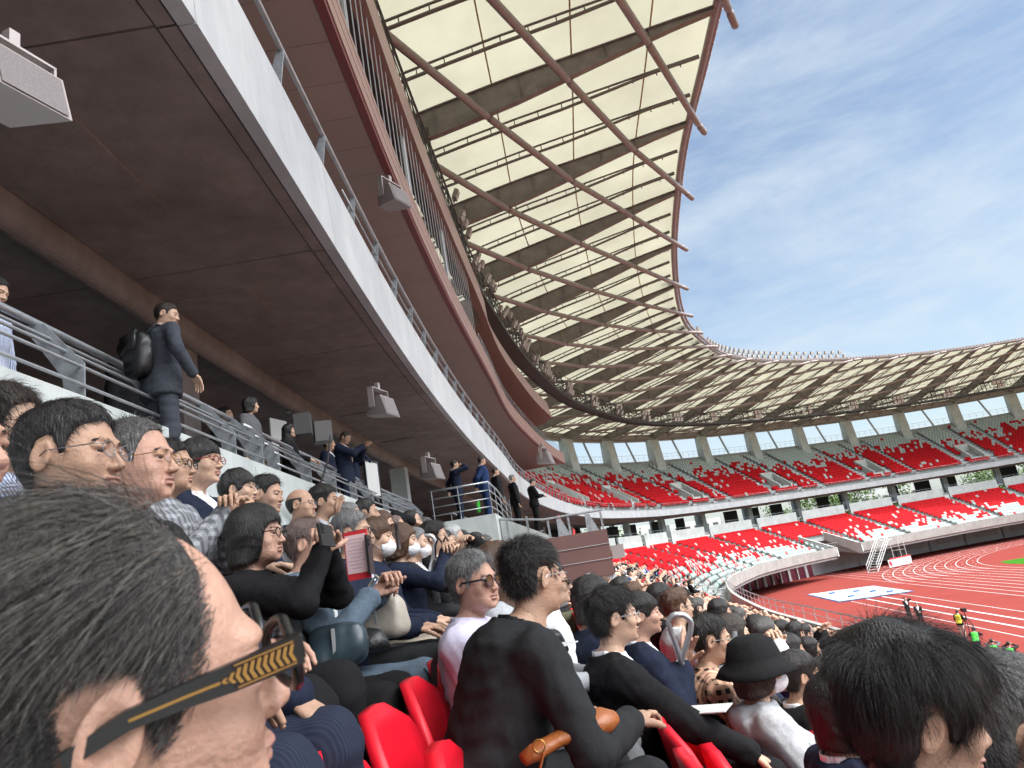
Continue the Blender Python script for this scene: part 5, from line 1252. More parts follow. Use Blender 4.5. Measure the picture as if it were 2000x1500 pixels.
PL('woman with a brown bob and white mask holding a phone upright at eye level',786,1058,4.6,1,F0,dict(style='bob',hair='b',female=True,kind='cardigan',top='navy',trs='char',mask=True,hand='hold'),dict(hands=((-.03,.30,.50),(.03,.30,.52)),hyaw=0.05),k1,nst=1500)
PL('person with grey hair and mask in a charcoal jacket beside the phone-holding woman',812,1062,5.0,1,F0,dict(style='short',hair='g',mask=True,top='char',trs='char'),dict(),k1,h=.016,nst=900)
PL('man with thick black hair, glasses and a blue tie by the hoop handrail',848,1050,5.45,1,F0,dict(style='wavy',gl='steel',tie='blue',top='black'),dict(hyaw=.05),k1,h=.015,nst=1200)
b2=[(868,1062,6.0,'short','k','man in black leaning forward beyond the blue tie man',dict(),('lap','lap')),(886,1052,6.6,'part','w','white haired man in glasses shading his eyes',dict(gl='steel',age=1),('brow','lap')),(903,1060,6.9,'short','k','dark haired man holding both hands to his brow',dict(gl='steel'),('brow','brow')),
(930,1062,7.4,'short','k','black haired head against the grey landing wall',dict(),('lap','lap')),(949,1065,7.8,'short','s','grey-templed man right in front of the plum wall',dict(skin='b'),('lap','lap'))]
for x,y,d,st_,hc,lb,ex,hd in b2:
    l=dict(style=st_,hair=hc,top='black'); l.update(ex); PL(lb,x,y,d,1,F0,l,dict(hyaw=.15,hands=hd),k1,h=.018,nst=500,hres=.006)
# camera row
r_,J_=PL('young man with cropped black hair in a charcoal jacket leaning on a tan bag',1040,1130,2.38,2,-66,dict(style='crop',gl='steel',skin='b',kind='suit',shirt='char',top='char',trs='char',hand='relax'),dict(lean=.47,twist=.12,hands=((-.12,.40,.13,1),(.10,.46,.15,1)),hyaw=.42,hpitch=-.05,knee=.15),k2,h=.0095,nst=6000,hres=.003)
r_,J_=PL('grey haired man in brown sunglasses and a lavender-white shirt with a black shoulder strap',925,1138,2.8,2,-88,dict(style='part',hair='g',gl='sun',age=1,fat=.5,skin='c',kind='shirt',top='lav',trs='grey'),dict(hyaw=-.45,twist=-.1,hands=('lap','lap')),k2,h=.0095,nst=5000,hres=.003)
mb=MB(); up=lambda x,y,z:J_['pel']+J_['Rt']@v3(x,y,z)
mb.tube([up(-.13,-.155,.0),up(-.125,-.150,.2),up(-.115,-.128,.38),up(-.11,-.06,.475),up(-.11,.03,.47),up(-.12,.12,.38),up(-.13,.15,.2)],.017,4,flat=.25); mb.tube([up(.13,-.155,.0),up(.125,-.150,.2),up(.115,-.128,.38),up(.11,-.06,.475),up(.11,.03,.47),up(.12,.12,.38)],.017,4,flat=.25); mb.build('shoulder_strap',M_BLACK,r_)
PL('woman with shoulder length brown hair behind the man in sunglasses',980,1112,3.35,2,F0,dict(style='long',hair='b',female=True,kind='cardigan',top='lgrey'),dict(hyaw=.2),k2,nst=1500)
PL('man in red-tinted sunglasses half hidden by the cropped man, hands clasped over a black bag',1078,1140,3.75,2,F0,dict(style='short',gl='sun',kind='shirt',top='white',trs='grey',hand='hold'),dict(hands=('clasp','clasp'),lean=.15),k2,nst=900)
# rows in front
PL('man with thick black hair and thin glasses in black, papers on his lap',1198,1206,3.25,3,-80,dict(style='wavy',gl='steel',top='black',trs='black',skin='a'),dict(lean=-.02,hyaw=.05,hands=('lap','knee')),k3,h=.0095,nst=5000,hres=.0035)
PL('man clapping behind the thin-glasses man in the black suit',1252,1200,3.85,3,-84,dict(style='fringe',skin='c',top='navy',hand='flat'),dict(hands=((-.03,.19,.37),(.03,.18,.38)),hyaw=.0),k3,nst=1500)
PL('person with a round black bob at the end of the red seat row',1160,1172,4.0,3,-84,dict(style='bob',top='navy',kind='cardigan'),dict(hyaw=.4),k3,nst=1500)
PL('bearded young man with black glasses in a tan and black checked shirt',1388,1250,3.95,4,-84,dict(style='part',gl='black',skin='b',kind='shirt',top='plaid',trs='grey'),dict(hyaw=-.05,hpitch=-.1),k3,h=.011,nst=3500,hres=.004)
PL('woman in a white top raising a camera beyond the checked shirt',1432,1240,4.6,4,-84,dict(style='long',hair='d',female=True,kind='shirt',top='white',mask=True,hand='hold'),dict(hands=((-.06,.25,.56),(.07,.25,.55)),hyaw=0),k3,nst=1200)
r_,J_=PL('woman in a black bucket hat and white mask with a pale grey hooded top',1482,1308,3.5,4,-84,dict(style='bob',hair='d',female=True,kind='hoodie',top='lgrey',trs='cream',mask=True),dict(hyaw=-.02,hands=('knee','lap'),lean=-.05),k3,h=.0105,nst=1800,hres=.004)
hb_=MB(); th=np.linspace(0,2*math.pi,33)[:-1]; rings=[(.0,.0,.150),(.05,.055,.148),(.082,.095,.125),(.098,.116,.06),(.101,.12,.045),(.128,.148,.018),(.150,.172,-.012),(.147,.169,-.016),(.100,.12,.040)]
V=[];F=[]
for a_,b_,z_ in rings:
    for t in th: V.append((a_*math.cos(t),-.012+b_*math.sin(t),z_+.006*math.sin(3*t+z_*40)*(a_>.11)))
nn=len(th)
for i in range(len(rings)-1):
    for j in range(nn): F.append((i*nn+j,i*nn+(j+1)%nn,(i+1)*nn+(j+1)%nn,(i+1)*nn+j))
hb_.add(V,F); o=hb_.build('bucket_hat',CL['black'],r_,smooth=True); o.matrix_local=J_['M']@Matrix.Diagonal((1.1,1.1,1.12,1))
mb=MB(); a_=J_['eR'];b_=J_['wR']; c_=a_+(b_-a_)*.35; mb.tube([c_,c_+(b_-a_)*.07],.062,14); mb.build('arm_band',M_BLACK,r_,smooth=True)
PL('man with straight black hair in a dark suit right of the bucket hat woman',1562,1318,3.95,5,-84,dict(style='fringe',top='black',skin='b'),dict(hyaw=.05),k3,h=.012,nst=2200)
PL('grey-black haired person sitting just past the black suited man, partly hidden by the big head',1622,1330,4.1,5,-84,dict(style='short',hair='s',top='navy'),dict(hyaw=.1),k3,nst=1800)
PL('dark haired person in navy directly behind the big head of black hair',1650,1385,2.5,4,-84,dict(style='bob',top='navy',kind='suit'),dict(hyaw=.2),k3,h=.012,nst=3000)
PL('man with grey cropped hair and a white mask strap at the bottom right corner',1982,1432,1.42,4,-88,dict(style='short',hair='s',mask=True,top='grey',skin='b'),dict(hyaw=.0),k3,h=.012,nst=6000,hres=.0035)
# ---- the two big heads close to the camera
HS['fgtop']=([(-.13,-.085),(-.085,-.085),(-.05,-.075),(-.036,-.03),(-.03,.026),(.0,.034),(.010,.022),(.018,-.030),(.034,-.014),(.056,.0),(.07,.05),(.12,.15)],.024,-.0025,.003,60,.020,(0,-1.05,-.34),.07)
LENF['fgtop']=lambda p: .5+2.6*np.clip((p[:,2]-.035)/.06,0,1)
HS['fgwave']=([(a,b-(.016 if a<-.032 else (-.018 if a<.014 else .010))) for a,b in SHORT],.036,.017,.011,34,.046,(.1,.0,-.6),.16)
LENF['fgwave']=lambda p: 1+.4*(p[:,2]>.05)
HS['fgfly']=(HS['fgtop'][0],.0,.0,.0,60,.020,(0,-1.2,-.4),.06); LENF['fgfly']=lambda p: .6+3.2*np.clip((p[:,2]-.03)/.06,0,1); CROWN['fgfly']=.15; WID['fgfly']=.5
HS['fgcurl']=(HS['fgwave'][0],.0,.0,.0,34,.06,(.1,.0,-.3),.75); WID['fgcurl']=.4
def face_skin():
    return SK['c']
qg=(-.3569,.4792,8.2016,-.8263,.0072,.1799)
M0=rotz(qg[3])@rotx(qg[4])@roty(qg[5]); ear_=v3(.082,-.012,-.005); q4=.09; M1=rotz(qg[3])@rotx(q4)@roty(qg[5]); pn=v3(*qg[:3])+M0@ear_-M1@ear_; qg=(*pn,qg[3],q4,qg[5])
# seated body whose head joint lands on the fitted head position
def fghead(label,q,look,sk,k,face,nst,hh,hairh,detail,group):
    S=dict(sk); J=skeleton(**S); rz=R(face); off=rotz(rz)@J['head']; loc=np.array(q[:3])-off
    Mh_=rotz(q[3])@rotx(q[4])@roty(q[5]); Rl=rotz(-rz)@Mh_
    global skeleton_override
    r,J2=person(label,tuple(loc),rz,look,dict(S,_Rh=Rl),group,h=.012,nst=0,hres=hh)
    me=hair_mesh(look['style'],hairh,nst,3,detail); o=link('hair',me,r); o.matrix_local=Matrix([list(J2['Rh'][i])+[float(J2['head'][i])] for i in range(3)]+[[0,0,0,1]]); o.material_slots[0].link='OBJECT'; o.material_slots[0].material=HR[look['hair']]
    fly='fgfly' if look['style']=='fgtop' else 'fgcurl'; o=link('loose_strands',hair_mesh(fly,.006,4500 if fly=='fgfly' else 3500,5,1),r); o.matrix_local=Matrix([list(J2['Rh'][i])+[float(J2['head'][i])] for i in range(3)]+[[0,0,0,1]]); o.material_slots[0].link='OBJECT'; o.material_slots[0].material=HR['h' if fly=='fgfly' else 'k']
    return r,J2,Matrix([list(J2['Rh'][i])+[float(J2['head'][i])] for i in range(3)]+[[0,0,0,1]])
_sk=skeleton
def skeleton(**k):
    Rl=k.pop('_Rh',None); J=_sk(**k)
    if Rl is not None: J['Rh']=Rl
    return J
HR['fg']=hairmat('hair_black_with_grey',(.008,.007,.007),(.085,.078,.075))
r_,J_,Mh_=fghead('close head of a man with swept back greying hair and gold-inlaid black glasses',qg,dict(style='fgtop',hair='fg',skin='c',top='char',kind='shirt',trs='char',age=1,fat=.4),dict(hands=('lap','lap'),lean=.05),2,-66,95000,.0026,.0035,1.0,k2)
gp=empty('glasses',(0,0,0)); gp.parent=r_; gp.matrix_local=Mh_@Matrix.Rotation(R(4.5),4,'X')
mb=MB()
for sx in (-1,1):
    P=[(sx*.036+.030*math.cos(t)*(1+.12*math.cos(2*t)),.112-.006*abs(math.cos(t)),-.004+.024*math.sin(t)) for t in np.linspace(0,2*math.pi,25)]
    mb.tube(P,.0042,6,0,False); mb.box((sx*.071,.104,.008),(.012,.014,.016))
mb.tube([(-.008,.116,.0),(0,.119,.003),(.008,.116,.0)],.004,6)
mb.build('front_frame',M_GLFR,gp,smooth=True)
mb=MB()
for sx in (-1,1): mb.add([(sx*.036+.029*math.cos(t)*(1+.12*math.cos(2*t)),.112,-.004+.023*math.sin(t)) for t in np.linspace(0,2*math.pi,25)[:-1]],[tuple(range(24))])
mb.build('lens',M_CLEAR,gp)
for sx in (-1,1):
    mb=MB(); Y=np.array([.108,.09,.06,.03,.0,-.035]); xs=.0785+.006*np.clip((.1-Y)/.05,0,1); hz=np.array([.0085,.0085,.0078,.0062,.005,.0042])*1.15; Zc=.008-np.array([0,0,0,0,.001,.010])
    V=[];
    for i in range(6):
        for (dx,dz) in ((0,-1),(.0045,-1),(.0045,1),(0,1)): V.append((sx*(xs[i]+dx),Y[i],Zc[i]+dz*hz[i]))
    F=[(4*i+j,4*i+(j+1)%4,4*(i+1)+(j+1)%4,4*(i+1)+j) for i in range(5) for j in range(4)]+[(0,1,2,3),(20,21,22,23)]
    mb.add(V,F); tm=mb.build('temple',M_GLFR,gp)
    mb=MB(); n=11
    for i in range(n):
        y0=.100-.0045*i; xx=np.interp(-y0,-Y,xs)+.0049; hh_=.0056 if i<8 else .0056*(n-i)/3.5
        for s2 in (-1,1): mb.hexa([(sx*xx,y0,.008),(sx*(xx+.0008),y0,.008),(sx*(xx+.0008),y0-.0024,.008),(sx*xx,y0-.0024,.008)]+[(sx*xx,y0+.0022,.008+s2*hh_),(sx*(xx+.0008),y0+.0022,.008+s2*hh_),(sx*(xx+.0008),y0-.0002,.008+s2*hh_),(sx*xx,y0-.0002,.008+s2*hh_)])
    for s2 in (-1,1): mb.tube([(sx*(np.interp(-.102,-Y[::1],xs)+.0050),.102,.008+s2*.0072),(sx*(np.interp(-.062,-Y,xs)+.005),.062,.008+s2*.0070)],.0006,4)
    mb.tube([(sx*(np.interp(-.052,-Y,xs)+.0048),.052,.008),(sx*(xs[3]+.0048),.03,.008),(sx*(xs[4]+.0048),.0,.007)],.0011,4)
    mb.build('gold_inlay',M_GOLD,tm)
qb=(.436,1.4034,7.8949,-1.4998,-.1869,.0699)
r_,J_,Mh_=fghead('big head of thick tousled black hair close in front, ear showing, bottom right',qb,dict(style='fgwave',hair='k',skin='b',top='navy',kind='suit'),dict(hands=('lap','lap')),3,-86,52000,.0035,.005,1.2,k3)
# ---- things they hold
phone(637,1046,2.42,'black phone held up by the woman with the black bob',.1,-84,True)
phone(722,1083,2.85,'black phone standing upright next to a red notebook',.0,-84)
nb=empty('red_notebook',tuple(pix(698,1084,2.86)),R(-4),'open red notebook with a pink written page held beside the upright phone','notebook')
mb=MB(); mb.box((0,0,0),(.10,.006,.19)); mb.build('cover',M_RED,nb)
mb=MB(); mb.box((.0,-.0045,.005),(.09,.002,.15)); mb.build('page',mat('pink_paper',(.72,.50,.52),.8),nb)
mb=MB()
for i in range(9): mb.box((-.004,-.006,.062-.014*i),(.07-.012*(i%3),.0006,.0022))
mb.build('handwriting',M_GREYP,nb)
phone(777,1047,4.3,'slim phone held upright in front of the masked woman',.0,-84)
phone(1438,1243,4.25,'black camera phone pointed at the field by the woman in white',.0,-84,True)
def bag(c,size,rz,m,label,cat='bag',handles=True,sl=0.12):
    c=np.array(c); r=empty('handbag',tuple(c),rz,label,cat,'bags on laps'); X,Y,Z,o=grid((-size[0],-size[1],-size[2]),(size[0],size[1],size[2]),.012)
    k=(np.abs(X/(size[0]*.5*(1-sl*Z/size[2])))**4+np.abs(Y/(size[1]*.5*(1-.5*Z/size[2])))**3+np.abs(Z/(size[2]*.5))**4)**.25
    d=(k-1)*min(size)*.5+.004*noise3((X,Y,Z),30,int(size[0]*1000)); V,F=snet(d,o,.012); link('bag_body',fast_mesh('bag_body',V,F,m),r)
    if handles:
        mb=MB(); 
        for sy in (-1,1): mb.tube([(-size[0]*.25,sy*size[1]*.2,size[2]*.4),(-size[0]*.2,sy*size[1]*.2,size[2]*.75),(0,sy*size[1]*.2,size[2]*.95),(size[0]*.2,sy*size[1]*.2,size[2]*.75),(size[0]*.25,sy*size[1]*.2,size[2]*.4)],.006,6)
        mb.build('handle',m,r,smooth=True)
    mb=MB(); mb.box((0,-size[1]*.47,size[2]*.05),(.012,.01,size[2]*.7)); mb.build('zip_strap',M_GREYP,r); return r
M_TAUPE=mat('taupe_leather',(.36,.32,.27),.5,n=10,amp=.08,bump=.15,bscale=50); M_TEALK=mat('dark_teal_leather',(.025,.04,.05),.35,n=10,amp=.2)
bag(pix(750,1205,3.15),(.22,.12,.19),R(-20),M_TAUPE,'taupe soft handbag standing on a lap beside the navy suit')
bag(pix(658,1262,2.75),(.24,.10,.17),R(10),M_TEALK,'flat dark teal handbag on the black trousers',handles=False)
bag(pix(722,1250,2.95),(.26,.12,.09),R(-60),M_LEATHK,'black waist bag on the blue-grey trousers',handles=False)
bag(pix(872,1118,4.7),(.30,.13,.24),R(-50),M_LEATHK,'black shiny tote bag with long handles by the hoop handrail')
bag(pix(1070,1256,3.4),(.22,.12,.12),R(-60),M_LEATHK,'black pouch under the clasped hands',handles=False)
# tan bag: soft tapering body, strap end with ring
c=np.array(pix(1115,1440,1.93)); tb=empty('tan_leather_bag',tuple(c),0,'tan leather bag with a ring, squeezed under the forearm of the charcoal jacket','bag')
e1=np.array(pix(1022,1484,1.90))-c; e2=np.array(pix(1200,1402,2.02))-c
mb=MB(); P=[e1+(e2-e1)*t+np.array([0,0,.012*math.sin(3*t)]) for t in np.linspace(0,1,9)]; mb.tube(P,[.026,.036,.033,.032,.042,.054,.062,.058,.030],14,flat=.62); mb.build('bag_body',M_LEATHER,tb,smooth=True)
mb=MB(); mb.tube([e1*.62+np.array([0,-.03,.02])+.016*np.array([math.cos(t),0,math.sin(t)]) for t in np.linspace(0,2*math.pi,15)],.0022,5,0,False); mb.build('ring',M_GOLD,tb,smooth=True)
mb=MB(); mb.tube([e1*.55+np.array([0,-.035,.0]),e1*.7+np.array([.0,-.04,-.04]),e1*.62+np.array([.02,-.04,-.09])],.008,4,flat=.3); mb.build('strap_end',M_LEATHER,tb)
mb=MB(); mb.box(tuple(pix(1375,1385,3.0)),(.21,.15,.004),R(-20)); thing(mb,'paper_sheet',M_WHITE,'white sheet of paper on the lap of the black suited man','paper')
mb=MB(); mb.box(tuple(pix(1072,1262,2.95)),(.20,.14,.005),R(-30)); thing(mb,'folded_programme',mat('programme_paper',(.45,.46,.47),.8),'grey folded programme lying on a lap beyond the cropped man','paper')
# ---------------------------------------------------------------- standing spectators on the walkway
ws='people standing on the covered walkway'; FL=9.25
r_,J_=PL('man in a grey suit with a black leather backpack resting a hand on the railing',326,616,5.6,0,-28,dict(style='short',hair='d',top='slate',trs='slate',shirt='sky',kind='suit'),dict(stand=True,hands=('side',(.29,.12,.02)),lean=.04,hyaw=-.85,hpitch=-.2),ws,zt=FL,h=.013,nst=2500,hres=.005)
SK['fg']=skinmat('skin_close',(.47,.255,.185))
CL['slate2']=cloth('cloth_dark_slate',(.045,.05,.062))
for ch in r_.children:
    if ch.name.split('.')[0] in('jacket','trousers'): ch.data.materials[0]=CL['slate2']
bp=empty('leather_backpack',(0,0,0)); bp.parent=r_; bp.matrix_local=Matrix.Translation(Vector(J_['pel']+J_['Rt']@v3(0,-.20,.22)))
X,Y,Z,o=grid((-.2,-.12,-.24),(.2,.12,.24),.012); d=((np.abs(X/.155)**3+np.abs(Y/(.085-.05*Z))**2.5+np.abs(Z/.20)**4)**.33-1)*.08+.006*noise3((X,Y,Z),22,4); V,F=snet(d,o,.012); link('bag_body',fast_mesh('bag_body',V,F,M_LEATHK),bp)
mb=MB(); mb.box((0,-.085,.09),(.24,.02,.16)); mb.tube([(-.03,-.02,.2),(0,-.03,.24),(.03,-.02,.2)],.008,6)
for sx in(-1,1): mb.tube([(sx*.08,.02,.19),(sx*.10,.10,.262),(sx*.115,.2,.25),(sx*.13,.31,.15),(sx*.14,.30,-.05)],.02,4,flat=.3)
mb.build('flap_and_straps',M_LEATHK,bp,smooth=True)
sp=[(-12,570,4.6,'short','k','man in a grey and white top at the left edge behind the railing',dict(kind='shirt',top='stripe'),dict(hpitch=-.4)),
(255,690,7.2,'wavy','k','dark figure half hidden behind the backpack man',dict(),dict()),(490,792,8.3,'bob','k','woman in a grey top with a black shoulder bag on the walkway',dict(female=True,kind='shirt',top='grey',trs='grey'),dict(hyaw=.5)),
(440,812,10,'short','k','dark haired man further back on the walkway left of the woman in grey',dict(),dict()),
(566,842,9.6,'long','k','woman with long black hair in black mourning dress holding the railing',dict(female=True,kind='cardigan',top='black',trs='black'),dict(hyaw=-.1,hands=('side','rail'))),
(675,855,11.6,'short','d','man in a navy suit with beige tie looking down at his hands',dict(top='navy',tie='beige',trs='navy',skin='b'),dict(hands=('phonelow','phonelow'),hpitch=-.45,hyaw=-.3)),
(643,868,12.6,'short','k','man hidden behind the man with the beige tie',dict(top='navy'),dict()),
(688,885,13.0,'bob','k','small woman in navy raising her arms to take a picture',dict(female=True,top='navy',kind='cardigan'),dict(hands=('cam','cam')))]
for x,y,d,st_,hc,lb,ex,sk in sp:
    l=dict(style=st_,hair=hc,top='black',trs='black'); l.update(ex); s_=dict(stand=True,hands=('side','side')); s_.update(sk); PL(lb,x,y,d,0,-85,l,s_,ws,zt=FL,h=.018,nst=900,hres=.006)
mn=[(888,908,19.6,'short','navy','suited man in navy pointing his phone from the landing',dict(hands=('back','cam')),dict()),(941,900,19.9,'short','blue','tall suited man in bright navy with hands behind his back and glasses',dict(hands=('back','back')),dict(gl='black')),
(968,921,21.5,'short','black','young man in a black suit with a white arm badge',dict(hands=('side','side')),dict()),(1001,934,23,'short','black','grey haired man in a black suit beside the landing rail',dict(hands=('side','side')),dict(hair='g')),(1040,942,25,'short','black','man in a black suit looking at the phone in his hands, rightmost on the landing',dict(hands=('clasp','clasp'),hpitch=-.3),dict())]
for x,y,d,st_,top_,lb,sk,ex in mn:
    l=dict(style=st_,top=top_,trs=top_); l.update(ex); s_=dict(stand=True,hyaw=.1); s_.update(sk); PL(lb,x,y,d,0,-70,l,s_,'suited men standing on the landing',zt=9.35,h=.02,nst=300,hres=.008)
mb=MB(); mb.tube([pix(935,975,19.6),pix(934,982,19.6),pix(936,1000,19.6)],[.03,.10,.11],9,flat=.5); thing(mb,'green_plastic_bag',CL['green'],'bright green plastic bag hanging by the landing rail','bag',smooth=True)
sgn=empty('notice_board',tuple(pix(727,935,13.2)),R(-100),'white notice board on an easel on the walkway','notice'); mb=MB(); mb.box((0,0,.0),(.45,.03,.62)); mb.build('sheet',M_WHITE,sgn); mb=MB(); mb.box((0,.0,.32),(.5,.05,.03)); mb.box((.24,0,-.1),(.03,.04,.9)); mb.box((-.24,0,-.1),(.03,.04,.9)); mb.build('easel',M_BLACK,sgn)
pst=empty('poster',tuple(pix(545,850,11.2)),R(-100),'small poster with red lines on the pillar behind the long haired woman','poster'); mb=MB(); mb.box((0,0,0),(.42,.02,.5)); mb.build('sheet',M_WHITE,pst); mb=MB(); [mb.box((0,-.012,.15-.09*i),(.34-.05*(i%2),.004,.03)) for i in range(4)]; mb.build('printed_lines',M_RED,pst)
# ---------------------------------------------------------------- people at the front rail and on the track
def onfield(label,px,py,face,look,sk,z=0.,group='people standing beside the track',hgt=None):
    "feet show at px,py"
    v=_fw*1400+_rt*(px-1000)+_up*(750-py); t=(z-EYE[2])/v.z; P=Vector(EYE)+v*t
    s_=dict(stand=True,hands=('side','side')); s_.update(sk); return person(label,(P.x,P.y,z),R(face),look,s_,group,h=.03,nst=0,hres=.012)
B_=lambda **k: dict(dict(style='short',top='black',trs='black'),**k)
onfield('official in black, one hand at his head, left of a pair on the track',1779,1212,200,B_(hand='relax'),dict(hands=('brow','clasp')))
onfield('official in a black suit carrying a blue folder, right of a pair on the track',1803,1226,170,B_(),dict(hands=('clasp','clasp')))
onfield('cameraman in a yellow vest and cream trousers behind a tripod',1884,1248,-40,B_(vest='yellow',trs='cream',hair='d'),dict(hands=('rail','rail'),lean=.15))
onfield('photographer in a green vest and grey shirt aiming a long lens, left of two',1958,1322,-30,B_(vest='green',top='grey',trs='navy',kind='shirt'),dict(hands=('cam','cam')))
onfield('photographer in a green vest and dark cap aiming a long lens, right of two',1992,1330,-35,B_(vest='green',top='char',trs='navy'),dict(hands=('cam','cam')))
onfield('crouching photographer in a green vest and black trousers at the right edge',1988,1392,-60,B_(vest='green',trs='black',kind='shirt',top='char'),dict(stand=False,lean=.5),z=0)
onfield('photographer in green bending over a camera behind the big head',1918,1290,-30,B_(vest='green',top='char'),dict(lean=.6,hands=('cam','cam')))
onfield('steward in a pink vest standing by the wine coloured wall panels',1523,1143,180,B_(vest='pink'),{})
onfield('man in black standing left of the pink vest steward by the wall panels',1503,1143,150,B_(),{})
onfield('second man in black beside the pink vest steward',1497,1144,210,B_(),{})
onfield('guard in black by the barrier posts at the gap of the far stand',1597,1115,180,B_(),{})
onfield('man with folded arms standing tall by the front rail of the near rows',1541,1243,170,B_(top='char'),dict(hands=('arms','arms')))
onfield('man in a patterned grey shirt at the front rail',1541,1256,190,B_(kind='shirt',top='gplaid'),{})
onfield('man in a black suit and tie facing the crowd at the front rail',1565,1250,185,B_(tie='char'),dict(hands=('clasp','clasp')))
onfield('man in a blue suit with a badge at the front rail, right of the row',1592,1262,200,B_(top='blue',trs='blue'),dict(hands=('clasp','clasp')))
onfield('woman in a black jacket by the front rail, left of the group of men',1521,1262,180,B_(female=True,style='long'),{})
onfield('man in black with a white shirt, near the front rail beside the big head',1688,1278,190,B_(),{})
tr_=empty('tripod',(0,0,0),0,'black camera tripod standing beside the yellow vest cameraman','tripod'); v=_fw*1400+_rt*(900)+_up*(750-1250); t=-EYE[2]/v.z; p=Vector(EYE)+v*t; tr_.location=(p.x,p.y,0)
for a in (0,2.1,4.2): mb=MB(); mb.tube([(math.cos(a)*.55,math.sin(a)*.55,0),(0,0,1.35)],.025,5); mb.build('leg',M_BLACK,tr_)
mb=MB(); mb.tube([(0,0,1.3),(0,0,1.6)],.03,6); mb.build('centre_column',M_BLACK,tr_); mb=MB(); mb.box((0,0,1.72),(.2,.36,.2)); mb.tube([(0,.18,1.72),(0,.4,1.72)],.06,8); mb.build('video_camera',M_BLACK,tr_)
for px_,py_,d_,lb in ((1942,1262,35.5,'long camera lens of the left photographer'),(1975,1268,33.5,'long camera lens of the right photographer')):
    c=np.array(pix(px_,py_,d_)); mb=MB(); dv=np.array([-.35,.9,0]); mb.tube([c-dv*.2,c,c+dv*.22],[.06,.05,.08],8); thing(mb,'camera_lens',M_BLACK,lb,'camera')
